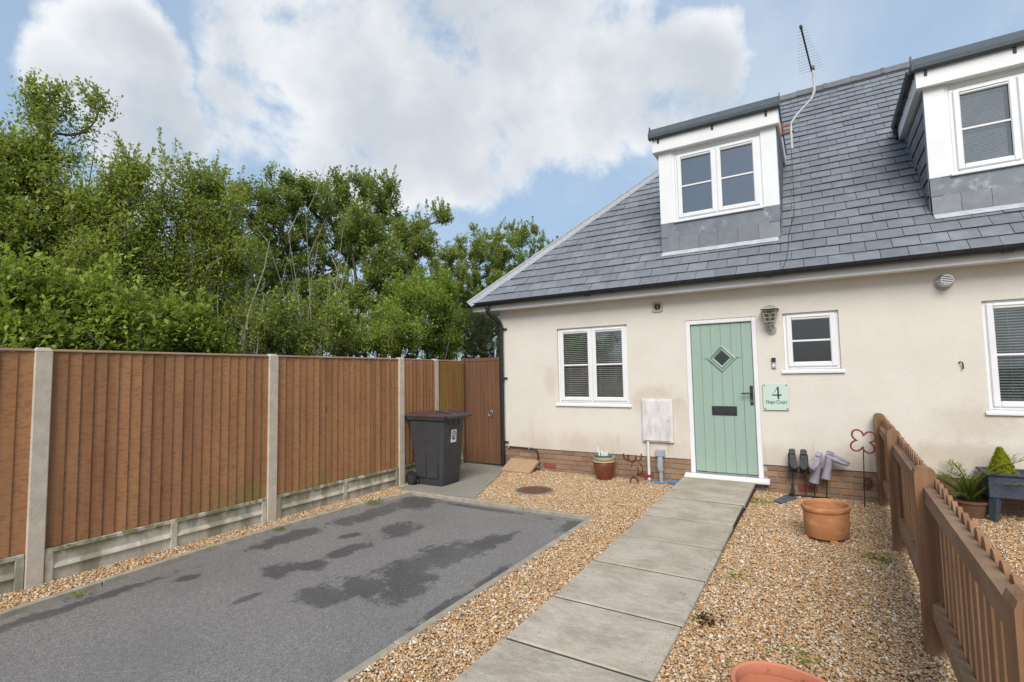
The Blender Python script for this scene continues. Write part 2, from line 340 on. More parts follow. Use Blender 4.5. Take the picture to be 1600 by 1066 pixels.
glass_mat('glass_lamp', 0.05, (.9, .9, .88), 0.02, 1.0)

def leaf_mat(name, dark, mid, light, odd=(.20, .10, .04)):
    m = bpy.data.materials.new(name); m.use_nodes = True; t = m.node_tree; t.nodes.clear()
    o = N(t, 'ShaderNodeOutputMaterial')
    a = N(t, 'ShaderNodeAttribute', attribute_name='leaf_tone')
    r = N(t, 'ShaderNodeValToRGB'); e = r.color_ramp.elements
    e[0].position = 0; e[0].color = (*dark, 1); e[1].position = 1; e[1].color = (*odd, 1)
    for p, c in ((.45, mid), (.93, light), (.985, light)):
        k = e.new(p); k.color = (*c, 1)
    t.links.new(a.outputs['Fac'], r.inputs[0])
    d = N(t, 'ShaderNodeBsdfPrincipled'); d.inputs['Roughness'].default_value = .5; d.inputs['Specular IOR Level'].default_value = .35
    tl = N(t, 'ShaderNodeBsdfTranslucent'); mx = N(t, 'ShaderNodeMixShader'); mx.inputs[0].default_value = .48
    t.links.new(r.outputs[0], d.inputs['Base Color'])
    t.links.new(mixc(t, .5, r.outputs[0], (.34, .42, .06)), tl.inputs[0])
    t.links.new(d.outputs[0], mx.inputs[1]); t.links.new(tl.outputs[0], mx.inputs[2]); t.links.new(mx.outputs[0], o.inputs[0])
    MATS[name] = m
leaf_mat('leaf_privet', (0.122, 0.171, 0.035), (0.268, 0.336, 0.061), (0.488, 0.543, 0.121))
leaf_mat('leaf_bright', (0.134, 0.212, 0.037), (0.293, 0.401, 0.061), (0.512, 0.600, 0.121))
leaf_mat('leaf_dark', (0.082, 0.128, 0.036), (0.180, 0.250, 0.058), (0.345, 0.415, 0.105), (0.366, 0.189, 0.077))
leaf_mat('leaf_olive', (0.125, 0.172, 0.042), (0.252, 0.318, 0.074), (0.415, 0.475, 0.125), (0.342, 0.153, 0.066))
leaf_mat('leaf_laurel', (0.110, 0.195, 0.037), (0.256, 0.378, 0.061), (0.451, 0.566, 0.110))
leaf_mat('leaf_broom', (.014, .030, .018), (.028, .052, .028), (.05, .08, .04), (.06, .06, .03))
leaf_mat('leaf_golden', (.22, .28, .02), (.42, .48, .03), (.60, .62, .05), (.5, .5, .05))
leaf_mat('leaf_palm', (.04, .085, .02), (.09, .16, .03), (.17, .24, .05), (.38, .27, .10))
leaf_mat('leaf_red', (.03, .008, .012), (.055, .012, .016), (.09, .02, .02))

# ------------------------------------------------------------------ mesh helpers
class MB:
    def __init__(s): s.v = []; s.f = []
    def add(s, vs, fs):
        o = len(s.v); s.v += [tuple(map(float, p)) for p in vs]; s.f += [tuple(i+o for i in f) for f in fs]; return s
    def box(s, x0, x1, y0, y1, z0, z1, ch=0.0):
        if ch <= 0:
            return s.add([(x0, y0, z0), (x1, y0, z0), (x1, y1, z0), (x0, y1, z0), (x0, y0, z1), (x1, y0, z1), (x1, y1, z1), (x0, y1, z1)],
                         [(0, 3, 2, 1), (4, 5, 6, 7), (0, 1, 5, 4), (1, 2, 6, 5), (2, 3, 7, 6), (3, 0, 4, 7)])
        c = min(ch, (x1-x0)/2.01, (y1-y0)/2.01, (z1-z0)/2.01); vs = []; key = {}
        X = (x0, x1); Y = (y0, y1); Z = (z0, z1); sg = (1, -1)
        for i in (0, 1):
            for j in (0, 1):
                for k in (0, 1):
                    a, b, d = X[i], Y[j], Z[k]
                    key[i, j, k, 0] = len(vs); vs.append((a, b+sg[j]*c, d+sg[k]*c))
                    key[i, j, k, 1] = len(vs); vs.append((a+sg[i]*c, b, d+sg[k]*c))
                    key[i, j, k, 2] = len(vs); vs.append((a+sg[i]*c, b+sg[j]*c, d))
        fs = []
        for i in (0, 1):
            q = [key[i, 0, 0, 0], key[i, 1, 0, 0], key[i, 1, 1, 0], key[i, 0, 1, 0]]; fs.append(q if i else q[::-1])
            q = [key[0, i, 0, 1], key[0, i, 1, 1], key[1, i, 1, 1], key[1, i, 0, 1]]; fs.append(q if i else q[::-1])
            q = [key[0, 0, i, 2], key[1, 0, i, 2], key[1, 1, i, 2], key[0, 1, i, 2]]; fs.append(q if i else q[::-1])
        for i in (0, 1):
            for j in (0, 1):
                q = [key[i, j, 0, 0], key[i, j, 1, 0], key[i, j, 1, 1], key[i, j, 0, 1]]; fs.append(q)
                q = [key[i, 0, j, 0], key[i, 1, j, 0], key[i, 1, j, 2], key[i, 0, j, 2]]; fs.append(q)
                q = [key[0, i, j, 1], key[1, i, j, 1], key[1, i, j, 2], key[0, i, j, 2]]; fs.append(q)
                for k in (0, 1): fs.append([key[i, j, k, 0], key[i, j, k, 1], key[i, j, k, 2]])
        return s.add(vs, fs)
    def prism(s, poly, axis, a, b):
        """extrude a 2-D polygon along axis ('x','y','z') from a to b; poly in the other two coordinates, in order"""
        n = len(poly)
        def P(p, t): return {'x': (t, p[0], p[1]), 'y': (p[0], t, p[1]), 'z': (p[0], p[1], t)}[axis]
        return s.add([P(p, a) for p in poly]+[P(p, b) for p in poly],
                     [tuple(range(n))[::-1], tuple(range(n, 2*n))]+[(i, (i+1) % n, n+(i+1) % n, n+i) for i in range(n)])
    def tube(s, pts, r, n=8, cap=True, flat=1.0):
        pts = [Vector(p) for p in pts]; rr = r if isinstance(r, (list, tuple)) else [r]*len(pts)
        vs = []; fs = []; up = None
        for i, p in enumerate(pts):
            t = (pts[min(i+1, len(pts)-1)]-pts[max(i-1, 0)]).normalized()
            if up is None:
                up = Vector((0, 0, 1)) if abs(t.z) < .9 else Vector((0, 1, 0))
            a = t.cross(up)
            if a.length < 1e-4: a = t.cross(Vector((1, 0, 0)))
            a.normalize(); b = a.cross(t).normalized(); up = b
            for k in range(n):
                w = 2*math.pi*k/n; vs.append(p+(a*math.cos(w)+b*math.sin(w)*flat)*rr[i])
        for i in range(len(pts)-1):
            for k in range(n): fs.append((i*n+k, i*n+(k+1) % n, (i+1)*n+(k+1) % n, (i+1)*n+k))
        if cap: fs.append(tuple(range(n))[::-1]); fs.append(tuple(range((len(pts)-1)*n, len(pts)*n)))
        return s.add(vs, fs)
    def cyl(s, p, r, h, axis='z', n=20, r2=None):
        d = {'x': (h, 0, 0), 'y': (0, h, 0), 'z': (0, 0, h)}[axis]
        q = tuple(p[i]+d[i] for i in range(3)); return s.tube([p, q], [r, r if r2 is None else r2], n)
    def lathe(s, prof, c=(0, 0, 0), n=28, sx=1.0, sy=1.0, rot=0.0):
        """profile [(r,z)...] turned about z through c"""
        vs = []; fs = []; cr, sr = math.cos(rot), math.sin(rot)
        for (r, z) in prof:
            for k in range(n):
                w = 2*math.pi*k/n; x, y = r*sx*math.cos(w), r*sy*math.sin(w)
                vs.append((c[0]+x*cr-y*sr, c[1]+x*sr+y*cr, c[2]+z))
        for i in range(len(prof)-1):
            for k in range(n): fs.append((i*n+k, i*n+(k+1) % n, (i+1)*n+(k+1) % n, (i+1)*n+k))
        return s.add(vs, fs)
    def mesh(s, name, mat, smooth=False, loc=(0, 0, 0)):
        me = bpy.data.meshes.new(name)
        me.from_pydata([(p[0]-loc[0], p[1]-loc[1], p[2]-loc[2]) for p in s.v], [], s.f)
        bm = bmesh.new(); bm.from_mesh(me); bmesh.ops.recalc_face_normals(bm, faces=bm.faces); bm.to_mesh(me); bm.free()
        me.materials.append(MATS[mat] if isinstance(mat, str) else mat)
        if smooth:
            me.polygons.foreach_set('use_smooth', [True]*len(me.polygons))
            try: me.set_sharp_from_angle(angle=R_(38))
            except Exception: pass
        return me
    def build(s, name, mat, parent=None, smooth=False):
        loc = wloc(parent)
        o = bpy.data.objects.new(name, s.mesh(name, mat, smooth, loc)); COL.objects.link(o)
        if parent is not None: o.parent = parent
        return o
def wloc(o):
    x = Vector((0, 0, 0))
    while o is not None: x = x+o.location; o = o.parent
    return x
def tag(o, label=None, cat=None, group=None, kind=None):
    if label: o['label'] = label
    if cat: o['category'] = cat
    if group: o['group'] = group
    if kind: o['kind'] = kind
    return o
def thing(name, loc, label, cat, group=None):
    o = bpy.data.objects.new(name, None); COL.objects.link(o); o.location = loc; o.empty_display_size = .2
    return tag(o, label, cat, group)
def inst(name, me, parent, mat4):
    """another piece that shares mesh data; mat4 is its place in world axes"""
    o = bpy.data.objects.new(name, me); COL.objects.link(o); o.parent = parent
    L = wloc(parent); o.matrix_basis = Matrix.Translation(-L) @ mat4
    return o
def T(x, y, z): return Matrix.Translation((x, y, z))
def RZ(a): return Matrix.Rotation(a, 4, 'Z')
def B(*a, **k): return MB().box(*a, **k)

# ================================================================== GROUND
def sheet(name, polys, z, mat, kind='structure', thick=0.0):
    m = MB()
    for poly in polys:
        m.add([(x, y, z) for x, y in poly], [tuple(range(len(poly)))])
    return tag(m.build(name, mat), kind=kind)
sheet('ground', [[(-500, -500), (500, -500), (500, 500), (-500, 500)]], -0.16, 'grass')
# outer edge of the drive's left kerb (gravel side), bowed
KL = [(-3.10, -9.0), (-3.19, -7.2), (-3.275, -6.10), (-3.34, -5.40), (-3.40, -4.70), (-3.42, -4.10), (-3.41, -3.45), (-3.375, -2.90), (-3.31, -2.45), (-3.23, -2.10)]
def kl_x(y):
    for (x0, y0), (x1, y1) in zip(KL, KL[1:]):
        if y0 <= y <= y1: return x0+(x1-x0)*(y-y0)/(y1-y0)
    return KL[0][0] if y < KL[0][1] else KL[-1][0]
drive_poly = [(x+.01, y) for x, y in KL]+[(-.60, -2.10), (-.60, -9.0)]
sheet('driveway', [drive_poly], -0.042, 'tarmac')
SIDE = [(-3.50, -2.075), (-2.19, -2.075), (-2.84, -.40), (-3.02, 0.0), (-3.92, 0.0), (-3.92, -.25), (-3.62, -.95)]
left_strip = [(-3.74, -9.0)]+[(x, y) for x, y in KL]+[(-3.50, -2.08), (-3.62, -.95), (-3.95, 0), (-4.0, 0), (-3.74, -1.86)]
bed_mid = [(-2.19, -2.075), (-.56, -2.075), (-.56, -9.0), (-.05, -9.0), (-.05, 0.01), (-3.02, 0.01), (-2.84, -.40)]
bed_right = [(.80, -9.0), (9.0, -9.0), (9.0, 0.01), (.80, 0.01)]
gb = sheet('gravel_bed', [left_strip, bed_mid, bed_right], -0.028, 'gravel_bed')

# kerb stones round the drive
kerb = tag(B(-3.20, -3.12, -2.11, -2.09, -.155, -.06).build('kerb', 'concrete_bed'), kind='structure')
def kerb_run(pts, w, side):
    """pts: outer edge polyline; kerb stones about 0.9 m long, w wide towards side"""
    P = [Vector((x, y, 0)) for x, y in pts]
    acc = [0]
    for a, b in zip(P, P[1:]): acc.append(acc[-1]+(b-a).length)
    def at(s):
        for i in range(len(P)-1):
            if s <= acc[i+1] or i == len(P)-2:
                return P[i].lerp(P[i+1], (s-acc[i])/(acc[i+1]-acc[i]))
    s = 0; n = max(1, round(acc[-1]/.915)); L = acc[-1]/n
    for i in range(n):
        a, b = at(i*L+.003), at((i+1)*L-.003); d = (b-a).normalized(); nn = Vector((-d.y, d.x, 0))*side
        zt = .004+random.uniform(-.003, .003)
        m = MB(); le = (b-a).length; c = .006
        m.box(0, le, 0, w, -.15, 0, ch=c)
        me = m.mesh('kerb_stone', 'kerb')
        mt = Matrix.Identity(4)
        for r in range(3): mt[r][0], mt[r][1], mt[r][2] = d[r], nn[r], (0, 0, 1)[r]
        mt.translation = (a.x, a.y, zt)
        if side < 0:
            pass
        inst('kerb_stone', me, kerb, mt)
kerb_run(KL, .055, -1)
kerb_run([(-3.235, -2.075), (-.56, -2.075)], .055, -1)
kerb_run([(-.56, -2.14), (-.56, -9.0)], .055, -1)

# path of paving slabs up to the door
def path_z(y): return 0.012+(0 if y < -4.2 else (y+4.2)/4.2*0.10)
path = tag(MB().prism([(-9.0, -.15), (0.0, -.15), (0.0, path_z(0)-.009), (-4.2, path_z(-4.2)-.009), (-9, path_z(-9)-.009)], 'x', -.055, .805).build('path', 'joint_dirt'), kind='structure')
JY = [-9.0, -8.1, -7.2, -6.3, -5.42, -4.72, -4.09, -3.37, -2.68, -1.98, -1.20, -0.06]
for i, (a, b) in enumerate(zip(JY, JY[1:])):
    m = MB(); nx, ny = 10, 8; x0, x1 = -.072+random.uniform(-.012, .012), .815+random.uniform(-.012, .012)
    rr = random.Random(i)
    a2, b2 = a+.012+random.uniform(-.003, .003), b-.012+random.uniform(-.003, .003)
    m.box(0, x1-x0, 0, b2-a2, -.042, 0, ch=.007)
    me = m.mesh('paving_slab', 'slab')
    z0, z1 = path_z(a2), path_z(b2); tilt = math.atan2(z1-z0, b2-a2)
    inst('paving_slab', me, path, T(x0, a2, z0+random.uniform(-.003, .003)) @ Matrix.Rotation(tilt+random.uniform(-.004, .004), 4, 'X') @ Matrix.Rotation(random.uniform(-.004, .004), 4, 'Y'))
# side path to the gate
spath = tag(MB().prism(SIDE, 'z', -.15, -.02).build('side_path', 'concrete_bed'), kind='structure')
def lerp2(a, b, t): return (a[0]+(b[0]-a[0])*t, a[1]+(b[1]-a[1])*t)
rows = [(-2.068, -1.16), (-1.15, -.62), (-.61, -.012)]
def side_l(y): return -3.50+(y+2.075)/(2.075)*(-.36)
def side_r(y): return -2.195-(y+2.075)*.388 if y < -.4 else -2.85-(y+.4)*.45
for (a, b) in rows:
    mid = (side_l(a)+side_r(a))/2
    MB().prism([(side_l(a), a), (side_r(a), a), (side_r(b), b), (side_l(b), b)], 'z', -.03, .004+random.uniform(0, .004)).build('paving_slab', 'side_slab', spath)

# loose gravel: every pebble real, instanced on points
def in_poly(P, poly):
    x, y = P[:, 0], P[:, 1]; c = np.zeros(len(P), bool); n = len(poly)
    for i in range(n):
        x0, y0 = poly[i]; x1, y1 = poly[(i+1) % n]
        t = ((y0 > y) != (y1 > y)) & (x < (x1-x0)*(y-y0)/((y1-y0) if y1 != y0 else 1e-9)+x0); c ^= t
    return c
rng = np.random.default_rng(3)
def scatter(poly, dens, clipbox):
    xs = [p[0] for p in poly]; ys = [p[1] for p in poly]
    x0, x1, y0, y1 = max(min(xs), clipbox[0]), min(max(xs), clipbox[1]), max(min(ys), clipbox[2]), min(max(ys), clipbox[3])
    n = int((x1-x0)*(y1-y0)*dens); P = np.stack([rng.uniform(x0, x1, n), rng.uniform(y0, y1, n)], 1)
    return P[in_poly(P, poly)]
MAN = (-1.76, -1.30)
pp = np.concatenate([scatter(left_strip, 12500, (-9, 9, -7.2, 0)), scatter(bed_mid, 12000, (-9, 9, -6.2, 0)),
                     scatter([(.80, -6.2), (2.12, -6.2), (2.12, 0), (.80, 0)], 12000, (-9, 9, -6.2, 0)),
                     scatter([(2.12, -5.6), (4.6, -5.6), (4.6, 0), (2.12, 0)], 8500, (-9, 9, -5.6, 0))])
pp = pp[(pp[:, 0]-MAN[0])**2+(pp[:, 1]-MAN[1])**2 > .255**2]
# stray chips on the drive and the slabs
st = np.stack([rng.uniform(-3.0, -.7, 260), rng.uniform(-6.5, -2.2, 260)], 1)
stz = np.full(len(st), -.040)
st2 = np.stack([rng.uniform(-3.3, -2.95, 90)+0, rng.uniform(-6.5, -2.2, 90)], 1)
sl = np.stack([np.where(rng.random(230) < .5, -.06+np.abs(rng.normal(0, .07, 230)), .80-np.abs(rng.normal(0, .07, 230))), rng.uniform(-5.6, -.3, 230)], 1)
slz = np.array([path_z(y) for y in sl[:, 1]])+.004
npp = len(pp)
alln = np.concatenate([pp, st, sl]); zz = np.concatenate([rng.uniform(-.024, 0.0, npp), stz, slz])
gme = bpy.data.meshes.new('loose_gravel'); gme.vertices.add(len(alln))
gme.vertices.foreach_set('co', np.column_stack([alln, zz]).astype(np.float32).ravel())
sc_ = rng.lognormal(0, .28, len(alln))*.0061; sc_[npp:] *= .55
scale = np.stack([sc_*rng.uniform(.9, 1.35, len(alln)), sc_*rng.uniform(.7, 1.05, len(alln)), sc_*rng.uniform(.45, .8, len(alln))], 1)
rot = np.stack([rng.normal(0, .35, len(alln)), rng.normal(0, .35, len(alln)), rng.uniform(0, 6.28, len(alln))], 1)
tone = rng.random(len(alln)); tone[npp:] = .9
for nm, dat in (('psc', scale), ('prot', rot)):
    at = gme.attributes.new(nm, 'FLOAT_VECTOR', 'POINT'); at.data.foreach_set('vector', dat.astype(np.float32).ravel())
at = gme.attributes.new('ptone', 'FLOAT', 'POINT'); at.data.foreach_set('value', tone.astype(np.float32))
gm = bpy.data.materials.new('pebble'); gm.use_nodes = True; t = gm.node_tree; b = t.nodes['Principled BSDF']; b.inputs['Roughness'].default_value = .65
a = N(t, 'ShaderNodeAttribute', attribute_name='ptone', attribute_type='INSTANCER')
r = N(t, 'ShaderNodeValToRGB'); e = r.color_ramp.elements; r.color_ramp.interpolation = 'CONSTANT'
e[0].position = 0; e[0].color = (.50, .335, .18, 1); e[1].position = .93; e[1].color = (.68, .63, .56, 1)
for p, c in ((.16, (.36, .19, .075)), (.30, (.60, .44, .26)), (.44, (.47, .25, .095)), (.57, (.64, .53, .40)), (.69, (.40, .28, .17)), (.77, (.55, .34, .15)), (.88, (.28, .22, .175))):
    k = e.new(p); k.color = (*c, 1)
t.links.new(a.outputs['Fac'], r.inputs[0])
g_ = N(t, 'ShaderNodeNewGeometry'); t.links.new(mixc(t, smooth(t, pos_noise(t, g_, 90, 3), .4, .7, 0, .25), r.outputs[0], (.50, .35, .20)), b.inputs['Base Color'])
MATS['pebble'] = gm
gobj = bpy.data.objects.new('loose_gravel', gme); COL.objects.link(gobj); tag(gobj, 'loose golden brown and white pea gravel round the drive and path', 'gravel', kind='stuff')
ng = bpy.data.node_groups.new('pebbles', 'GeometryNodeTree'); ng.interface.new_socket('Geometry', in_out='INPUT', socket_type='NodeSocketGeometry'); ng.interface.new_socket('Geometry', in_out='OUTPUT', socket_type='NodeSocketGeometry')
gi = ng.nodes.new('NodeGroupInput'); go = ng.nodes.new('NodeGroupOutput')
ico = ng.nodes.new('GeometryNodeMeshIcoSphere'); ico.inputs['Radius'].default_value = 1.0; ico.inputs['Subdivisions'].default_value = 2
nzn = ng.nodes.new('ShaderNodeTexNoise'); nzn.inputs['Scale'].default_value = 1.3; nzn.noise_dimensions = '3D'
sub = ng.nodes.new('ShaderNodeVectorMath'); sub.operation = 'SUBTRACT'; sub.inputs[1].default_value = (.5, .5, .5)
scl = ng.nodes.new('ShaderNodeVectorMath'); scl.operation = 'SCALE'; scl.inputs['Scale'].default_value = 1.1
sp = ng.nodes.new('GeometryNodeSetPosition'); ss = ng.nodes.new('GeometryNodeSetShadeSmooth'); sm = ng.nodes.new('GeometryNodeSetMaterial'); sm.inputs['Material'].default_value = gm
iop = ng.nodes.new('GeometryNodeInstanceOnPoints'); m2p = ng.nodes.new('GeometryNodeMeshToPoints')
na = ng.nodes.new('GeometryNodeInputNamedAttribute'); na.data_type = 'FLOAT_VECTOR'; na.inputs['Name'].default_value = 'psc'
nb = ng.nodes.new('GeometryNodeInputNamedAttribute'); nb.data_type = 'FLOAT_VECTOR'; nb.inputs['Name'].default_value = 'prot'
e2r = ng.nodes.new('FunctionNodeEulerToRotation')
l = ng.links.new
l(nzn.outputs['Color'], sub.inputs[0]); l(sub.outputs[0], scl.inputs[0]); l(ico.outputs['Mesh'], sp.inputs['Geometry']); l(scl.outputs[0], sp.inputs['Offset'])
l(sp.outputs[0], ss.inputs[0]); l(ss.outputs[0], sm.inputs[0]); l(gi.outputs[0], m2p.inputs[0]); l(m2p.outputs[0], iop.inputs['Points']); l(sm.outputs[0], iop.inputs['Instance'])
l(na.outputs['Attribute'], iop.inputs['Scale']); l(nb.outputs['Attribute'], e2r.inputs[0]); l(e2r.outputs[0], iop.inputs['Rotation']); l(iop.outputs[0], go.inputs[0])
md = gobj.modifiers.new('pebbles', 'NODES'); md.node_group = ng

# ================================================================== HOUSE
house = thing('house', (0, 0, 0), 'cream rendered chalet house with slate roof, two dormers and green door', 'house')
XL, XR, DEP = -3.11, 7.2, 8.0
EY, EZ = -.30, 2.79
RD = 4.17                       # ridge is this far in and up from the eaves (45 degrees)
WIN = [(-2.012, -.844, 1.096, 2.281), (1.214, 1.820, 1.562, 2.278), (3.128, 4.30, 1.087, 2.265)]
DOOR = (0.0, .908, .16, 2.27)
def wall_with_holes(x0, x1, z0, z1, holes, y0, y1):
    m = MB(); xs = sorted({x0, x1, *[h[0] for h in holes], *[h[1] for h in holes]}); zs = sorted({z0, z1, *[h[2] for h in holes], *[h[3] for h in holes]})
    xs = [x for x in xs if x0 <= x <= x1]; zs = [z for z in zs if z0 <= z <= z1]
    for a, b in zip(xs, xs[1:]):
        for c, d in zip(zs, zs[1:]):
            if any(h[0] <= (a+b)/2 <= h[1] and h[2] <= (c+d)/2 <= h[3] for h in holes): continue
            m.add([(a, y0, c), (b, y0, c), (b, y0, d), (a, y0, d)], [(0, 1, 2, 3)]); m.add([(a, y1, c), (b, y1, c), (b, y1, d), (a, y1, d)], [(3, 2, 1, 0)])
    for h in holes+[(x0, x1, z0, z1)]:
        a, b, c, d = h; c = max(c, z0)
        m.add([(a, y0, c), (a, y1, c), (a, y1, d), (a, y0, d)], [(0, 1, 2, 3)]); m.add([(b, y0, c), (b, y1, c), (b, y1, d), (b, y0, d)], [(3, 2, 1, 0)])
        m.add([(a, y0, d), (a, y1, d), (b, y1, d), (b, y0, d)], [(0, 1, 2, 3)])
        if h == (x0, x1, z0, z1):
            for a, b in ((x0, DOOR[0]), (DOOR[1], x1)): m.add([(a, y0, c), (a, y1, c), (b, y1, c), (b, y0, c)], [(3, 2, 1, 0)])
        elif c > z0: m.add([(a, y0, c), (a, y1, c), (b, y1, c), (b, y0, c)], [(3, 2, 1, 0)])
    bm = bmesh.new(); 
    return m
def raw_build(m, name, mat, parent):
    me = bpy.data.meshes.new(name); L = wloc(parent)
    me.from_pydata([(p[0]-L.x, p[1]-L.y, p[2]-L.z) for p in m.v], [], m.f); me.materials.append(MATS[mat])
    o = bpy.data.objects.new(name, me); COL.objects.link(o); o.parent = parent; return o
holes = [(w[0], w[1], w[2]-.055, w[3]) for w in WIN]+[DOOR]
wall = raw_build(wall_with_holes(XL, XR, .342, 2.668, holes, 0.0, .28), 'wall', 'render', house)
MB().box(XL, XL+.28, .282, DEP, .342, 2.72).build('side_wall', 'render', house)
MB().box(XL+.285, XR, DEP-.25, DEP-.001, -.1, 2.72).build('rear_wall', 'render', house)
g = MB(); g.prism([(.282, -.1), (DEP-.26, -.1), (DEP-.26, EZ-.2), (3.87, EZ+3.6), (.282, EZ+.2)], 'x', XR-.25, XR); g.build('gable_wall', 'render', house)
MB().box(XL+.29, XR-.26, .29, DEP-.26, .10, .15).build('floor', 'interior_floor', house)
MB().box(XL+.29, XR-.26, .29, DEP-.26, 2.50, 2.56).build('ceiling', 'interior', house)
MB().box(XL+.29, XR-.26, 3.2, 3.3, .151, 2.499).build('inner_wall', 'interior', house)
for xx in (-.35, 2.35): MB().box(xx-.05, xx+.05, .29, 3.19, .151, 2.499).build('inner_wall', 'interior', house)
# brick plinth
def holes_door(x0, x1): return x1 > DOOR[0]-.012 and x0 < DOOR[1]+.012
pl_ = MB(); pl_.box(XL+.024, DOOR[0]-.001, .026, .27, -.155, .341); pl_.box(DOOR[1]+.001, XR, .026, .27, -.155, .341); pl_.box(XL+.026, XL+.27, .271, DEP, -.155, .341); pl_.box(DOOR[0], DOOR[1], .03, .27, -.155, .158)
plinth = pl_.build('plinth', 'mortar', house)
bmesh_full = B(-.1075, .1075, 0, .1, -.0325, .0325, ch=.003).mesh('brick', 'brick'); bmesh_half = B(-.051, .051, 0, .1, -.0325, .0325, ch=.003).mesh('brick', 'brick')
AIR = [-2.27, -.60, 1.43, 3.0]
for k in range(5):
    z = .342-.0375-.004-k*.075; x = XL+.013+(0.1125 if k % 2 else 0)
    if k % 2: inst('brick', bmesh_half, plinth, T(XL+.013+.051, .013, z))
    while x < 4.4:
        c = x+.1075
        if not holes_door(c-.10, c+.10):
            isair = k == 3 and any(abs(c-a) < .1125 for a in AIR)
            if isair:
                ab = B(c-.1075, c+.1075, .008, .1, z-.0325, z+.0325, ch=.003).build('air_brick', 'air_brick', plinth)
            else:
                inst('brick', bmesh_full, plinth, T(c, .013+random.uniform(-.002, .002), z))
        else:
            a, b = (x, DOOR[0]-.006) if c < .45 else (DOOR[1]+.006, x+.215)
            if .03 < b-a < .22: MB().box(a, b, .013, .1, z-.0325, z+.0325, ch=.003).build('brick', 'brick', plinth)
        x += .225
# roof deck
roof = MB()
E0 = Vector((-3.473, EY, EZ)); rz = EZ+RD; ry = EY+RD; hx = E0.x+RD
ED = .03
roof.add([(E0.x, EY, EZ-ED), (XR+.1, EY, EZ-ED), (XR+.1, ry, rz-ED), (hx, ry, rz-ED), (E0.x, EY+2*RD, EZ-ED), (XR+.1, EY+2*RD, EZ-ED)],
         [(0, 1, 2, 3), (4, 3, 2, 5), (0, 3, 4)])
roof_o = roof.build('roof', 'roof_deck', house)
S2 = math.sqrt(.5)
DORM = [(-.335, 1.240), (2.812, 4.387)]
DY = .235
def slate_poly(x0, x1, s0, s1, lift0, lift1, th=.006):
    """a slate on the 45-degree front slope, s measured up the slope"""
    def P(x, s, n): return (x, EY+s*S2-n*S2, EZ+s*S2+n*S2)
    h0, h1 = E0.x+s0*S2, E0.x+s1*S2
    bl, tl = max(x0, h0), min(max(x0, h1), x1-.004)
    if x1 <= h0+.01: return None
    m = MB(); top = [P(bl, s0, lift0), P(x1, s0, lift0), P(x1, s1, lift1), P(tl, s1, lift1)]; bot = [P(bl, s0, lift0-th), P(x1, s0, lift0-th), P(x1, s1, lift1-th), P(tl, s1, lift1-th)]
    m.add(top+bot, [(0, 1, 2, 3), (7, 6, 5, 4), (0, 4, 5, 1), (1, 5, 6, 2), (2, 6, 7, 3), (3, 7, 4, 0)])
    return m
GA, SW = .205, .2535
cands = []
ncourse = int(RD/S2/GA)+1
for k in range(ncourse):
    s0 = -.03+k*GA if k else -.03
    s1 = min(s0+GA+.05, RD/S2-.02)
    x = -3.6+(SW/2 if k % 2 else 0)+.02
    while x < XR:
        x0, x1 = x+.0028, x+SW-.0028
        yc = EY+(s0+s1)/2*S2
        ins = any(x0 > a+.01 and x1 < b-.01 and EY+s0*S2 > DY+.02 and EY+s0*S2 < 2.05 for a, b in DORM)
        if not ins and s1-s0 > .06:
            j = random.uniform(-.003, .003)
            m = slate_poly(x0, x1, s0+j, s1, .025+random.uniform(-.003, .005), .006)
            if m:
                c = np.mean(np.array(m.v), 0); u, v, d = project(c)
                hid = any((a-.1 < c[0] < b+.1) and c[1] > DY+.25 for a, b in DORM)
                infr = -10 < u < 1610 and -10 < v < 1076 and d > 0 and not hid
                cands.append(((0 if infr else 1, d), m))
        x += SW
cands.sort(key=lambda q: q[0])
for key, m in cands[:270]: m.build('slate', 'slate', roof_o)
rest = MB()
for key, m in cands[270:]: rest.add(m.v, m.f)
tag(rest.build('far_slates', 'slate', roof_o), kind='stuff')
# hip capping in lengths
def hip_pt(d, n=0): return Vector((E0.x+d, EY+d, EZ+d))
hd = Vector((1, 1, 1)).normalized(); fx = Vector((1, 0, 0)); fn = Vector((0, -1, 1)).normalized()
wing_f = (fx-hd*fx.dot(hd)).normalized(); 
wf = Vector((1, 0, 0)); wf = wf-hd*wf.dot(hd); wf.normalize()          # across the front slope
wl = Vector((0, 1, 0)); wl = wl-hd*wl.dot(hd); wl.normalize()          # across the end slope
upv = Vector((-1, -1, 2)).normalized()
hj = [-.03, .43, 1.04, 1.64, 2.29, 2.90, 3.50, 4.10]
for a, b in zip(hj, hj[1:]):
    A, Bp = hip_pt(a), hip_pt(b-.004*1); m = MB()
    prof = [wf*.115+upv*.030, wf*.05+upv*.050, upv*.068, wl*.05+upv*.050, wl*.115+upv*.030, wl*.107+upv*.012, upv*.045, wf*.107+upv*.012]
    ex = .012
    n = len(prof); m.add([A-hd*ex+p for p in prof]+[Bp+p+upv*.004 for p in prof], [tuple(range(n)), tuple(range(2*n-1, n-1, -1))]+[(i, (i+1) % n, n+(i+1) % n, n+i) for i in range(n)])
    m.tube([A-hd*ex+upv*.062, Bp+upv*.066], .022, 8)
    m.build('hip_capping', 'hip_lead', roof_o)
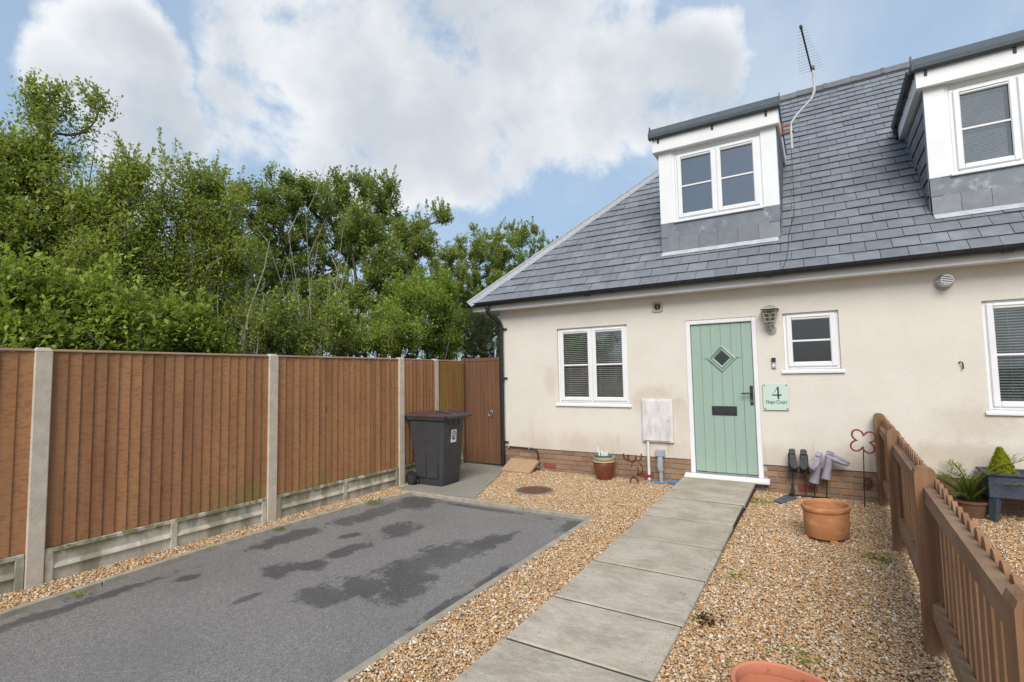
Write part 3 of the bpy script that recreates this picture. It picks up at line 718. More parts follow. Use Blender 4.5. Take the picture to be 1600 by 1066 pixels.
# ridge tiles
x = hx-.1
rm = MB().prism([(-.15, -.11), (-.13, -.13), (0, .005), (.13, -.13), (.15, -.11), (.03, .045), (-.03, .045)], 'x', 0, .442).mesh('ridge_tile', 'ridge_tile')
rc = MB().prism([(-.155, -.105), (-.13, -.12), (0, .012), (.13, -.12), (.155, -.105), (.033, .056), (-.033, .056)], 'x', 0, .05).mesh('ridge_tile', 'ridge_tile')
while x < 6.6:
    o = inst('ridge_tile', rm, roof_o, T(x, ry, rz+.03+random.uniform(-.004, .004)))
    inst('ridge_union', rc, roof_o, T(x-.027, ry, rz+.03)); x += .448
# eaves: fascia, soffit, gutter
fas = MB(); fas.box(-3.515, XR, -.225, -.20, 2.652, 2.80); fas.build('fascia_board', 'white_board', house)
MB().box(-3.514, -3.49, -.199, DEP+.3, 2.652, 2.80).build('fascia_board', 'white_board', house)
MB().box(-3.489, XR, -.199, .02, 2.657, 2.674).build('soffit', 'white_board', house)
MB().box(-3.489, XL+.02, .021, DEP, 2.657, 2.674).build('soffit', 'white_board', house)
def half_gutter(p0, p1, r, lip=.006, n=10):
    """open half-round gutter between two points (same height)"""
    p0, p1 = Vector(p0), Vector(p1); d = (p1-p0).normalized(); a = d.cross(Vector((0, 0, 1))).normalized(); m = MB(); pts = []
    prof = [(math.cos(math.pi+math.pi*k/n)*r, math.sin(math.pi+math.pi*k/n)*r) for k in range(n+1)]
    inn = [(x*(1-lip/r), y*(1-lip/r)) for x, y in prof][::-1]
    prof = [(-r-.004, .006)]+prof+[(r+.004, .006)]+inn
    k = len(prof)
    m.add([p0+a*x+Vector((0, 0, y)) for x, y in prof]+[p1+a*x+Vector((0, 0, y)) for x, y in prof], [(i, (i+1) % k, k+(i+1) % k, k+i) for i in range(k)])
    for q in (p0, p1):
        m.add([q+a*x+Vector((0, 0, y)) for x, y in prof[1:n+2]], [tuple(range(n+1))])
    return m
gut = half_gutter((-3.545, -.292, 2.785), (XR, -.292, 2.785), .062).build('gutter', 'black_plastic', house, smooth=True)
for gx in (-1.35, 1.1, 3.3): MB().prism([(math.cos(math.pi*k/10)*-.069, -math.sin(math.pi*k/10)*.069) for k in range(11)], 'x', gx-.045, gx+.045).build('gutter_joint', 'black_plastic', gut)
for o in gut.children: o.location += Vector((0, -.292, 2.783))
dp = MB().tube([(-3.165, -.292, 2.74), (-3.165, -.292, 2.66), (-3.155, -.27, 2.60), (-3.06, -.09, 2.46), (-3.045, -.062, 2.40), (-3.045, -.06, 2.30), (-3.045, -.06, .03)], .034, 14).build('downpipe', 'black_plastic', house, smooth=True)
for z in (2.34, 1.50, .42):
    MB().cyl((-3.045, -.06, z-.02), .041, .04, n=14).box(-3.045, -2.955, -.03, -.018, z-.012, z+.012).build('pipe_clip', 'black_plastic', dp)
MB().cyl((-3.045, -.06, 1.44), .040, .08, n=14).build('pipe_joint', 'black_plastic', dp)

# windows -----------------------------------------------------------
def ring(m, x0, x1, z0, z1, w, y0, y1, ch=.006, wb=None):
    wb = wb or w
    m.box(x0, x0+w, y0, y1, z0, z1, ch); m.box(x1-w, x1, y0, y1, z0, z1, ch)
    m.box(x0+w-.001, x1-w+.001, y0+.0006, y1-.0006, z1-w, z1-.0005, ch); m.box(x0+w-.001, x1-w+.001, y0+.0006, y1-.0006, z0+.0005, z0+wb, ch)
def window(x0, x1, z0, z1, y, ncase, parent, glass='glass', sill=True, vents=True):
    f = MB(); ring(f, x0, x1, z0, z1, .045, y, y+.07)
    if ncase == 2: f.box((x0+x1)/2-.022, (x0+x1)/2+.022, y+.001, y+.069, z0+.044, z1-.044, .004)
    w = f.build('window', 'upvc', parent)
    edges = [x0+.03]+([(x0+x1)/2] if ncase == 2 else [])+[x1-.03]
    for a, b in zip(edges, edges[1:]):
        a2, b2 = a+.006, b-.006; s = MB(); ring(s, a2, b2, z0+.030, z1-.030, .062, y-.020, y+.045, .010); s.build('casement', 'upvc', w)
        MB().box(a2+.055, b2-.055, y+.010, y+.016, z0+.085, z1-.085).build('pane', glass, w)
        zm = (z0+z1)/2
        MB().box(a2+.057, b2-.057, y-.006, y+.009, zm-.012, zm+.012, .004).build('glazing_bar', 'upvc', w)
        ga = MB(); ring(ga, a2+.0575, b2-.0575, z0+.0875, z1-.0875, .006, y+.002, y+.009, 0); ga.build('glazing_gasket', 'rubber', w)
        if vents: MB().box(a2+.06, b2-.06, y-.030, y-.0205, z1-.062, z1-.046, .003).build('trickle_vent', 'upvc', w)
    if sill: MB().prism([(y+.06, z0-.052), (y-.062, z0-.052), (y-.064, z0-.030), (y-.02, z0-.003), (y+.06, z0-.002)], 'x', x0-.035, x1+.035).build('sill', 'upvc', w)
    return w
def blind(x0, x1, z0, z1, y, label, mat='blind', tilt=34, pitch=.030, w=.027, gathered=0):
    b = thing('venetian_blind', ((x0+x1)/2, y, z1), label, 'blind')
    MB().box(x0, x1, y-.014, y+.014, z1-.028, z1).build('head_rail', mat, b)
    me = MB().prism([(-w/2, -.0012), (0, .0012), (w/2, -.0012), (w/2, -.0006), (0, .002), (-w/2, -.0006)], 'x', x0+.003-(x0+x1)/2, x1-.003-(x0+x1)/2).mesh('slat', mat)
    z = z1-.045; n = 0
    while z > z0+.02:
        inst('slat', me, b, T((x0+x1)/2, y, z) @ Matrix.Rotation(R_(tilt), 4, 'X')); z -= pitch
    MB().box(x0, x1, y-.011, y+.011, z0, z0+.016).build('bottom_rail', mat, b)
    for xx in (x0+.12, x1-.12): MB().box(xx-.0015, xx+.0015, y-.014, y-.0125, z0+.016, z1-.028).build('cord', mat, b)
wy = .035
win_l = window(*WIN[0], wy, 2, house); win_s = window(*WIN[1], wy, 1, house, 'glass_obscure'); win_r = window(*WIN[2], wy, 2, house)
def cas(wn, i):
    x0, x1, z0, z1 = wn; m_ = (x0+x1)/2
    return (x0+.095, m_-.065, z0+.085, z1-.085) if i == 0 else (m_+.065, x1-.095, z0+.085, z1-.085)
blind(*cas(WIN[0], 0), wy+.05, 'cream venetian blind in the left half of the window beside the downpipe')
blind(*cas(WIN[0], 1), wy+.05, 'cream venetian blind in the right half of the window beside the downpipe')
blind(*cas(WIN[2], 0), wy+.05, 'white venetian blind in the ground floor window at the right edge', 'blind_white', 30)
blind(*cas(WIN[2], 1), wy+.05, 'white venetian blind just beyond the right edge in the far ground floor window', 'blind_white', 30)
cb = thing('cardboard_box', (1.52, .2, 1.60), 'small brown cardboard box standing inside the little bathroom window', 'box')
MB().box(1.39, 1.66, .14, .26, 1.585, 1.79, .004).build('carton', 'cardboard', cb); MB().box(1.48, 1.57, .137, .1395, 1.66, 1.69).build('printed_mark', 'white_plastic', cb)
MB().box(1.259, 1.775, .115, .279, 1.555, 1.584).build('window_board', 'upvc', win_s)

# front door --------------------------------------------------------
x0, x1, z0, z1 = DOOR
fr = MB(); fr.box(x0, x0+.062, .005, .10, z0, z1, .008); fr.box(x1-.062, x1, .005, .10, z0, z1, .008); fr.box(x0+.061, x1-.061, .006, .099, z1-.062, z1-.001, .008)
dfr = fr.build('door_frame', 'upvc', house)
MB().prism([(.10, .10), (-.085, .10), (-.090, .112), (-.088, .138), (.0, .158), (.10, .158)], 'x', x0-.07, x1+.07).build('threshold', 'upvc', dfr)
MB().box(x0+.063, x1-.063, .012, .06, z0+.001, z0+.022).build('threshold_strip', 'galv', dfr)
dl = (x0+.068, x1-.068, z0+.028, z1-.068)
door = MB().box(dl[0], dl[1], .047, .085, dl[2], dl[3]).build('front_door', 'door_green_plain', house)
nP = 6; pw = (dl[1]-dl[0])/nP; DCX, DCZ, DR = (x0+x1)/2+.005, 1.727, .175
for i in range(nP):
    a, b = dl[0]+i*pw+(.0025 if i else 0), dl[0]+(i+1)*pw-(.0025 if i < nP-1 else 0)
    if b < DCX-DR or a > DCX+DR: MB().box(a, b, .036, .0465, dl[2], dl[3], .004).build('plank', 'door_green', door)
    else:
        def hz(x): return max(0.0, DR-.03-abs(x-DCX))
        xs = sorted({a, b, *([DCX] if a < DCX < b else [])})
        lo = [(a, dl[2]), (b, dl[2])]+[(x, DCZ-hz(x)) for x in xs[::-1]]
        hi = [(b, dl[3]), (a, dl[3])]+[(x, DCZ+hz(x)) for x in xs]
        lo = [p for i_, p in enumerate(lo)]
        m = MB(); m.prism(lo, 'y', .036, .0465); m.prism(hi, 'y', .036, .0465)
        m.build('plank', 'door_green', door)
def diamond(m, r0, r1, ya, yb):
    for q in range(4):
        w0, w1 = math.pi/2*q, math.pi/2*(q+1)
        P = [(DCX+math.cos(w0)*r1, DCZ+math.sin(w0)*r1), (DCX+math.cos(w1)*r1, DCZ+math.sin(w1)*r1), (DCX+math.cos(w1)*r0, DCZ+math.sin(w1)*r0), (DCX+math.cos(w0)*r0, DCZ+math.sin(w0)*r0)]
        m.prism(P, 'y', ya, yb)
def diamond_bevel(m, rs):
    k = len(rs); vs = []; fs = []
    for q in range(4):
        w0 = math.pi/2*q
        for (r0, yy) in rs: vs.append((DCX+math.cos(w0)*r0, yy, DCZ+math.sin(w0)*r0))
    for q in range(4):
        for i in range(k-1): fs.append((q*k+i, ((q+1) % 4)*k+i, ((q+1) % 4)*k+i+1, q*k+i+1))
    m.add(vs, fs)
m = MB(); diamond_bevel(m, [(.186, .0355), (.184, .020), (.160, .014), (.146, .028), (.142, .0455)]); m.build('diamond_frame', 'door_green_plain', door)
m = MB(); diamond_bevel(m, [(.1415, .0455), (.139, .020), (.124, .016), (.100, .036), (.098, .0455)]); m.build('diamond_bead', 'door_green_plain', door)
MB().prism([(DCX+.1, DCZ), (DCX, DCZ+.1), (DCX-.1, DCZ), (DCX, DCZ-.1)], 'y', .0385, .0455).build('pane', 'anthracite_glass' if 'anthracite_glass' in MATS else 'glass_obscure', door)
MB().prism([(DCX+.099, DCZ), (DCX, DCZ+.099), (DCX-.099, DCZ), (DCX, DCZ-.099)], 'y', .0457, .0468).build('pane_backing', 'anthracite', door)
lb = MB().box(.305, .622, .026, .0359, .955, 1.080, .004).build('letterbox', 'anthracite', door); MB().box(.325, .602, .018, .0258, .985, 1.055, .004).build('flap', 'anthracite', lb)
hd_ = MB().box(.790, .828, .024, .0359, 1.10, 1.355, .004).build('handle_plate', 'anthracite', door)
MB().tube([(.809, .022, 1.255), (.809, -.022, 1.255), (.80, -.03, 1.255), (.69, -.03, 1.253)], .010, 8).build('lever', 'anthracite', hd_, smooth=True)
MB().cyl((.809, .0238, 1.15), .013, -.006, 'y', 12).build('lock_cylinder', 'chrome', hd_)

# dormers -----------------------------------------------------------
def dormer(x0, x1, glassside, bl=False):
    zt = 4.835
    core = MB(); yf = DY
    # body behind the boards
    for sx0, sx1 in ((x0+.012, x0+.09), (x1-.09, x1-.012)):
        core.prism([(yf+.02, 3.40), (yf+.02, 5.06), (2.03, 5.06)], 'x', sx0, sx1)
    core.box(x0+.091, x1-.091, yf+.021, yf+.09, 3.34, 3.755); core.box(x0+.091, x1-.091, yf+.021, yf+.09, 4.80, 5.06)
    D = core.build('dormer', 'white_board', house)
    MB().box(x0-.005, x0+.188, yf-.012, yf+.0195, 3.77, zt+.03, .003).build('corner_board', 'white_board', D)
    MB().box(x1-.188, x1+.005, yf-.012, yf+.0195, 3.77, zt+.03, .003).build('corner_board', 'white_board', D)
    window(x0+.222, x1-.197, 3.79, 4.79, yf+.005, 2, house, 'glass_upper', sill=False).parent = D
    MB().box(x0+.1885, x0+.221, yf+.003, yf+.0185, 3.77, zt+.03).build('trim_board', 'white_board', D); MB().box(x1-.1965, x1-.1885, yf+.003, yf+.0185, 3.77, zt+.03).build('trim_board', 'white_board', D)
    MB().box(x0+.189, x1-.189, yf-.035, yf+.019, 3.758, 3.788, .004).build('sill', 'upvc', D)
    # overhanging eaves box: fascia front and sides, soffit
    MB().box(x0-.075, x1+.048, yf-.085, yf-.062, 4.862, 5.085, .003).build('fascia_board', 'white_board', D)
    MB().prism([(yf-.0615, 4.862), (2.02-.22, 4.862), (2.02, 5.085), (yf-.0615, 5.085)], 'x', x0-.0745, x0-.055).build('fascia_board', 'white_board', D)
    MB().prism([(yf-.0615, 4.862), (2.02-.22, 4.862), (2.02, 5.085), (yf-.0615, 5.085)], 'x', x1+.028, x1+.0475).build('fascia_board', 'white_board', D)
    MB().box(x0-.054, x1+.027, yf-.0615, yf+.30, 4.866, 4.878).build('soffit', 'white_board', D)
    for (a, b) in ((x0-.054, x0+.011), (x1-.011, x1+.027)): MB().box(a, b, yf+.301, 1.75, 4.866, 4.878).build('soffit', 'white_board', D)
    # flat roof with a raised grey edge
    MB().box(x0-.07, x1+.045, yf-.08, 2.15, 5.0855, 5.12).build('flat_roof', 'grey_roof_edge', D)
    e = MB(); e.prism([(yf-.150, 5.075), (yf-.155, 5.12), (yf-.120, 5.165), (yf-.075, 5.235), (yf-.05, 5.235), (yf-.05, 5.121), (yf-.0852, 5.121), (yf-.0852, 5.06), (yf-.12, 5.055)], 'x', x0-.10, x1+.062)
    e.build('roof_edge', 'grey_roof_edge', D)
    for (a, b, sgn) in ((x0-.098, x0-.05, -1), (x1+.022, x1+.060, 1)):
        MB().prism([(yf-.049, 5.121), (2.12, 5.121), (2.12, 5.18), (yf-.049, 5.235)], 'x', a, b).build('roof_edge', 'grey_roof_edge', D)
        MB().prism([(yf-.158, 5.06), (yf-.16, 5.13), (yf-.12, 5.18), (yf-.085, 5.275), (yf-.045, 5.275), (yf-.045, 5.06)], 'x', (x0-.113 if sgn < 0 else x1+.0625), (x0-.1005 if sgn < 0 else x1+.075)).build('edge_stop', 'grey_roof_edge', D)
    for xx in (x0+.02, (x0+x1)/2, x1-.1): MB().prism([(yf-.10, 5.054), (yf-.0855, 5.054), (yf-.0855, 4.99), (yf-.093, 4.99)], 'x', xx-.014, xx+.014).build('gutter_bracket', 'black_plastic', D)
    # lead apron and a row of slates under the window
    MB().prism([(yf-.003, 3.775), (yf+.019, 3.775), (yf+.019, 3.55), (yf-.016, 3.55)], 'x', x0+.002, x1-.002).build('lead_apron', 'lead', D)
    for (a, b) in ((x0-.002, x0+.11), (x1-.13, x1+.002)): MB().prism([(yf-.008, 3.769), (yf-.0035, 3.769), (yf-.0165, 3.551), (yf-.022, 3.551)], 'x', a, b).build('lead_corner', 'lead', D)
    n = 6; w = (x1-x0)/n
    for i in range(n): MB().prism([(yf-.012, 3.60), (yf-.004, 3.60), (yf-.016, 3.335), (yf-.030, 3.335)], 'x', x0+i*w+.002, x0+(i+1)*w-.002).build('slate', 'slate', D)
    # pale lead flashing dressed down over the roof
    def P(x, s, nn): return (x, EY+s*S2-nn*S2, EZ+s*S2+nn*S2)
    sb = (yf-EY)/S2
    for (a, b) in ((x0+.008, (x0+x1)/2-.02), ((x0+x1)/2-.017, x1-.03)):
        m = MB(); q = [P(a, sb-.005, .026), P(b, sb-.005, .026), P(b, sb-.115, .030), P(a, sb-.115, .030)]; q2 = [P(a, sb-.005, .0195), P(b, sb-.005, .0195), P(b, sb-.115, .0245), P(a, sb-.115, .0245)]
        m.add(q+q2, [(0, 1, 2, 3), (7, 6, 5, 4), (0, 4, 5, 1), (1, 5, 6, 2), (2, 6, 7, 3), (3, 7, 4, 0)]); m.build('lead_flashing', 'lead_pale', D)
    # slate hung cheeks
    for sgn, xs in ((-1, x0), (1, x1)):
        if (sgn == 1) != (glassside == 1): continue
        z = 3.36; k = 0
        while z < 4.85:
            zb = z; ztp = min(z+.235, 4.86); y = DY+.02; yend = EY+(zb-EZ)+.0
            yy = y-(.13 if k % 2 else 0)
            while yy < yend:
                a, b = max(yy+.001, y), min(yy+.249, yend+.12)
                if b-a > .03:
                    xo = xs+sgn*.014; xi = xs+sgn*.005
                    MB().prism([(a, zb), (b, zb), (b, ztp), (a, ztp)], 'x', min(xo, xi)-.0, max(xo, xi)+.002*k % .002).build('slate', 'slate', D)
                yy += .25
            z += .2; k += 1
    # room inside
    MB().box(x0+.10, x1-.10, 1.6, 1.65, 3.36, 5.05).build('inner_wall', 'interior', D)
    return D
d1 = dormer(*DORM[0], 1); d2 = dormer(*DORM[1], -1)
blind(3.10, 3.52, 3.88, 4.70, DY+.06, 'closed white venetian blind in the dormer window at the right edge', 'blind_white', 62, .0245, .026)
# small black gutter and spout on the near side of the right dormer
sg = half_gutter((2.705, .16, 5.10), (2.705, 1.76, 5.085), .046).build('side_gutter', 'black_plastic', d2, smooth=True)
MB().tube([(2.705, 1.72, 5.06), (2.705, 1.74, 4.98), (2.715, 1.74, 4.93), (2.72, 1.70, 4.885)], .030, 12).build('spout', 'black_plastic', sg, smooth=True)
for yy in (.25, .75, 1.25): MB().box(2.7515, 2.757, yy-.012, yy+.012, 4.98, 5.105).box(2.66, 2.75, yy-.01, yy+.01, 5.030, 5.038).build('gutter_bracket', 'black_plastic', sg)

# ================================================================== THINGS ON THE HOUSE
L = thing('wall_lantern', (1.075, 0, 2.06), 'brushed steel wall lantern beside the green front door', 'wall lamp')
MB().cyl((1.085, 0, 2.075), .058, -.016, 'y', 24).build('wall_plate', 'lamp_steel', L, smooth=True)
MB().tube([(1.085, -.016, 2.075), (1.085, -.07, 2.07), (1.08, -.10, 2.10), (1.08, -.10, 2.165)], .011, 10).cyl((1.08, -.10, 2.13), .026, .03, n=16).build('bracket_arm', 'lamp_steel', L, smooth=True)
lc = (1.08, -.10)
MB().box(lc[0]-.062, lc[0]+.062, lc[1]-.062, lc[1]+.062, 2.166, 2.18, .003).build('base_tray', 'lamp_steel', L)
for sx in (-1, 1):
    for sy in (-1, 1): MB().tube([(lc[0]+sx*.055, lc[1]+sy*.055, 2.18), (lc[0]+sx*.078, lc[1]+sy*.078, 2.335)], .006, 6).build('cage_bar', 'lamp_steel', L)
m = MB()
for zz, q in ((2.225, .062), (2.275, .070), (2.315, .0755)):
    for sx in (-1, 1): m.tube([(lc[0]-q, lc[1]+sx*q, zz), (lc[0]+q, lc[1]+sx*q, zz)], .0035, 6).tube([(lc[0]+sx*q, lc[1]-q, zz), (lc[0]+sx*q, lc[1]+q, zz)], .0035, 6)
m.build('cage_ring', 'lamp_steel', L)
MB().lathe([(.03, 2.181), (.045, 2.20), (.055, 2.32)], (lc[0], lc[1], 0), 16).build('glass_shade', 'glass_lamp', L, smooth=True)
MB().lathe([(.0, 2.182), (.018, 2.183), (.022, 2.26), (.0, 2.285)], (lc[0], lc[1], 0), 12).build('bulb', 'white_plastic', L, smooth=True)
MB().add([(lc[0]-.105, lc[1]-.105, 2.336), (lc[0]+.105, lc[1]-.105, 2.336), (lc[0]+.105, lc[1]+.105, 2.336), (lc[0]-.105, lc[1]+.105, 2.336), (lc[0]-.1, lc[1]-.1, 2.345), (lc[0]+.1, lc[1]-.1, 2.345), (lc[0]+.1, lc[1]+.1, 2.345), (lc[0]-.1, lc[1]+.1, 2.345), (lc[0], lc[1], 2.395)],
         [(3, 2, 1, 0), (0, 1, 5, 4), (1, 2, 6, 5), (2, 3, 7, 6), (3, 0, 4, 7), (4, 5, 8), (5, 6, 8), (6, 7, 8), (7, 4, 8)]).build('lantern_roof', 'lamp_steel', L)
L = thing('doorbell', (1.09, 0, 1.65), 'slim black and silver video doorbell between door and small window', 'doorbell')
MB().box(1.064, 1.116, -.022, -.001, 1.575, 1.716, .006).build('body', 'grey_plastic', L); MB().box(1.066, 1.114, -.0255, -.0221, 1.655, 1.713, .002).build('camera_panel', 'anthracite', L)
MB().cyl((1.09, -.0222, 1.615), .017, -.004, 'y', 18).build('button', 'white_plastic', L, smooth=True)
# house sign
S = thing('house_sign', (1.09, 0, 1.21), 'pale green glass house sign reading 4 Hope Court', 'sign')
MB().box(.948, 1.240, -.022, -.016, 1.043, 1.382, .002).build('plate', 'sign_green', S)
for xx in (.968, 1.220):
    for zz in (1.063, 1.362): MB().cyl((xx, -.001, zz), .009, -.026, 'y', 12).build('stud', 'chrome', S)
def flat(m, poly, ya=-.0222, yb=-.0236): m.prism(poly, 'y', ya, yb)
def strokes(m, pts, w, ox, oz, sx, sz):
    for (a, b), ww in zip(zip(pts, pts[1:]), w if isinstance(w, list) else [w]*(len(pts)-1)):
        ax, az, bx, bz = ox+a[0]*sx, oz+a[1]*sz, ox+b[0]*sx, oz+b[1]*sz
        dx, dz = bx-ax, bz-az; le = math.hypot(dx, dz) or 1; nx, nz = -dz/le*ww/2, dx/le*ww/2; ex, ez = dx/le*ww*.2, dz/le*ww*.2
        flat(m, [(ax+nx-ex, az+nz-ez), (bx+nx+ex, bz+nz+ez), (bx-nx+ex, bz-nz+ez), (ax-nx-ex, az-nz-ez)])
m = MB()
flat(m, [(1.115, 1.184), (1.133, 1.184), (1.133, 1.345), (1.115, 1.318)])
flat(m, [(1.048, 1.229), (1.1149, 1.226), (1.1149, 1.243), (1.058, 1.243)]); flat(m, [(1.1331, 1.226), (1.158, 1.226), (1.160, 1.252), (1.152, 1.243), (1.1331, 1.243)])
flat(m, [(1.048, 1.2295), (1.058, 1.2435), (1.1149, 1.3175), (1.130, 1.345), (1.122, 1.345)])
m.build('digit', 'sign_ink', S)
m = MB(); h = .040; zb = 1.128; x = .978
def arc(cx, cz, rx, rz_, a0, a1, n=9): return [(cx+rx*math.cos(R_(a0+(a1-a0)*i/n)), cz+rz_*math.sin(R_(a0+(a1-a0)*i/n))) for i in range(n+1)]
TH, TN = .0062, .0032
GL = {'H': (.86, [([(.17, 0), (.17, 1)], TH), ([(.69, 0), (.69, 1)], TH), ([(.17, .52), (.69, .52)], TN), ([(.04, .02), (.30, .02)], TN), ([(.56, .02), (.82, .02)], TN), ([(.04, .98), (.30, .98)], TN), ([(.56, .98), (.82, .98)], TN)]),
      'o': (.62, [(arc(.3, .33, .23, .31, 0, 360, 16), .0048)]),
      'p': (.68, [([(.14, -.32), (.14, .64)], TH), (arc(.34, .33, .23, .31, 130, -130, 12), .0048), ([(.02, -.31), (.27, -.31)], TN)]),
      'e': (.60, [(arc(.3, .33, .23, .31, 8, 320, 14), .0048), ([(.08, .38), (.53, .38)], TN)]),
      'C': (.86, [(arc(.45, .5, .37, .49, 45, 315, 16), .0058), ([(.74, .98), (.74, .70)], TN)]),
      'u': (.70, [([(.15, .64), (.15, .2)]+arc(.32, .2, .17, .19, 180, 330, 7), .005), ([(.53, .64), (.53, 0)], TH), ([(.03, .63), (.17, .63)], TN), ([(.41, .63), (.55, .63)], TN), ([(.53, .02), (.64, .02)], TN)]),
      'r': (.48, [([(.15, 0), (.15, .64)], TH), (arc(.33, .40, .18, .23, 150, 50, 5), .0045), ([(.03, .02), (.30, .02)], TN)]),
      't': (.44, [([(.18, .86), (.18, .15)]+arc(.30, .15, .12, .14, 180, 310, 6), .005), ([(.03, .62), (.38, .62)], TN)]), ' ': (.34, [])}
tw = sum(GL[c][0] for c in 'Hope Court'); sxx = .242/tw
for ch in 'Hope Court':
    for pts, w in GL[ch][1]: strokes(m, pts, w, x, zb, sxx, h)
    x += GL[ch][0]*sxx
m.build('lettering', 'sign_ink', S)
# meter cabinet and service pipes
L = thing('meter_cabinet', (-.43, 0, .56), 'weathered white electricity meter cabinet on the wall left of the door', 'meter box')
MB().box(-.650, -.208, -.045, -.001, .555, 1.170, .006).build('cabinet', 'meter_white', L)
dd = MB().box(-.632, -.250, -.060, -.0455, .575, 1.150, .005).build('cabinet_door', 'meter_white', L); MB().cyl((-.275, -.0602, .86), .008, -.004, 'y', 10).build('lock', 'galv', dd)
L = thing('white_service_pipe', (-.575, 0, 0), 'white plastic pipe dropping from the meter cabinet to the gravel', 'pipe')
MB().cyl((-.575, -.032, -.03), .021, .584, n=14).build('pipe', 'white_plastic', L, smooth=True); MB().cyl((-.575, -.032, .05), .0225, .04, n=14).build('red_band', 'red_tape', L, smooth=True)
L = thing('conduit_box', (-.40, 0, 0), 'grey plastic cable box and duct at the brick plinth beside the door', 'conduit')
MB().box(-.462, -.345, -.085, .012, .36, .455, .008).build('box_cover', 'grey_plastic', L)
MB().tube([(-.402, -.045, .359), (-.405, -.05, .30), (-.408, -.055, .22), (-.40, -.05, .155)], [.040, .046, .046, .040], 10).build('bend', 'grey_plastic', L, smooth=True)
MB().cyl((-.40, -.05, -.03), .028, .19, n=14).build('duct', 'grey_plastic', L, smooth=True)
tag(MB().tube([(-.57, -.09, .02), (-.52, -.12, .01), (-.46, -.14, .008), (-.36, -.16, .012), (-.30, -.13, .03), (-.20, -.10, .045), (-.14, -.09, .05), (-.19, -.12, .04), (-.28, -.16, .02), (-.22, -.17, .03), (-.12, -.13, .045)], .008, 6).build('rope', 'blue_rope', None, smooth=True), 'loose bright blue rope on the gravel by the meter pipes', 'rope')
# vents
L = thing('wall_vent', (-.375, 0, 2.5), 'square cream vent with round hole high on the wall by the door', 'vent')
m = MB(); n = 24
for k in range(n):
    def sq(w): c_, s_ = math.cos(w), math.sin(w); q = .074/max(abs(c_), abs(s_)); return (-.375+c_*q, 2.5+s_*q)
    w0, w1 = 2*math.pi*(k+.5)/n, 2*math.pi*(k+1.5)/n
    m.prism([sq(w0), sq(w1), (-.375+.05*math.cos(w1), 2.5+.05*math.sin(w1)), (-.375+.05*math.cos(w0), 2.5+.05*math.sin(w0))], 'y', -.018, -.001)
m.build('plate', 'vent_cream', L); MB().cyl((-.375, -.003, 2.5), .05, .002, 'y', 24).build('duct_mouth', 'anthracite', L); MB().box(-.378, -.372, -.012, -.0035, 2.452, 2.548).build('damper', 'galv', L)
for sx in (-1, 1):
    for sz in (-1, 1): MB().cyl((-.375+sx*.061, -.0182, 2.5+sz*.061), .006, -.003, 'y', 8).build('screw', 'galv', L)
L = thing('flue_terminal', (2.825, 0, 2.5), 'white round boiler flue with slotted cap under the eaves', 'flue')
MB().tube([(2.825, -.001, 2.5), (2.825, -.012, 2.5), (2.825, -.022, 2.5)], [.084, .084, .066], 28).build('wall_collar', 'grey_plastic', L, smooth=True)
fo = Vector((2.825, 0, 2.5)); fd = Vector((.10, -1, .12)).normalized()
MB().tube([fo+fd*.01, fo+fd*.135], .056, 24).build('flue_pipe', 'white_plastic', L, smooth=True)
MB().tube([fo+fd*.1355, fo+fd*.1375], .050, 24).build('dark_mouth', 'anthracite', L)
for k in range(5):
    zz = (-.04+.02*k); hw = math.sqrt(max(.053**2-zz**2, 0)); c = fo+fd*.142+Vector((0, 0, zz)); MB().tube([c-Vector((hw, 0, 0)), c+Vector((hw, 0, 0))], .0055, 6).build('grille_bar', 'white_plastic', L)
MB().tube([fo+fd*.06-Vector((.078, 0, -.005)), fo+fd*.06+Vector((.078, 0, .005))], .005, 6).build('cross_pin', 'white_plastic', L)
tag(MB().tube([(2.905, -.004, 1.603), (2.915, -.022, 1.610), (2.930, -.030, 1.600), (2.934, -.028, 1.57), (2.932, -.024, 1.530)], .007, 8).build('wall_hook', 'anthracite', None, smooth=True), 'small dark hook on the bare wall left of the right window', 'hook')
# black condensate pipe with valve
L = thing('overflow_pipe', (-2.7, 0, .33), 'thin black overflow pipe clipped along the top of the brick plinth', 'pipe')
MB().tube([(-2.99, -.022, .346), (-2.50, -.022, .340), (-2.42, -.026, .325), (-2.39, -.03, .27), (-2.385, -.032, .10), (-2.40, -.05, .055)], .0115, 8).build('pipe', 'black_plastic', L, smooth=True)
for xx in (-2.95, -2.55): MB().box(xx-.012, xx+.012, -.036, -.001, .328, .360).build('clip', 'grey_plastic', L)
MB().cyl((-2.40, -.055, .03), .026, .055, n=12).tube([(-2.45, -.055, .06), (-2.35, -.055, .06)], .014, 8).build('valve', 'galv', L, smooth=True)
# aerial
AY = .70
L = thing('television_aerial', (1.36, AY, 4.98), 'log periodic television aerial on a bent steel mast beside the dormer', 'aerial')
m = MB(); m.box(1.288, 1.305, AY-.04, AY+.04, 4.90, 5.06, .003)
for zz in (4.93, 5.03): m.box(1.305, 1.44, AY-.012, AY+.012, zz-.012, zz+.012).tube([(1.44, AY-.02, zz), (1.44, AY+.02, zz)], .012, 6)
m.build('wall_bracket', 'rust_orange', L)
MB().tube([(1.412, AY, 4.68), (1.414, AY, 4.98), (1.425, AY, 5.06), (1.494, AY, 5.15), (1.62, AY, 5.27), (1.69, AY, 5.34), (1.722, AY, 5.43), (1.725, AY, 5.56), (1.716, AY, 5.76)], .017, 10).build('mast', 'aluminium', L, smooth=True)
a0, a1 = Vector((1.705, .78, 5.76)), Vector((1.607, -.34, 5.76)); bd = (a1-a0).normalized(); ex = Vector((-bd.y, bd.x, 0))
bm_ = MB().tube([a0, a1], .011, 8).build('boom', 'black_plastic', L, smooth=True)
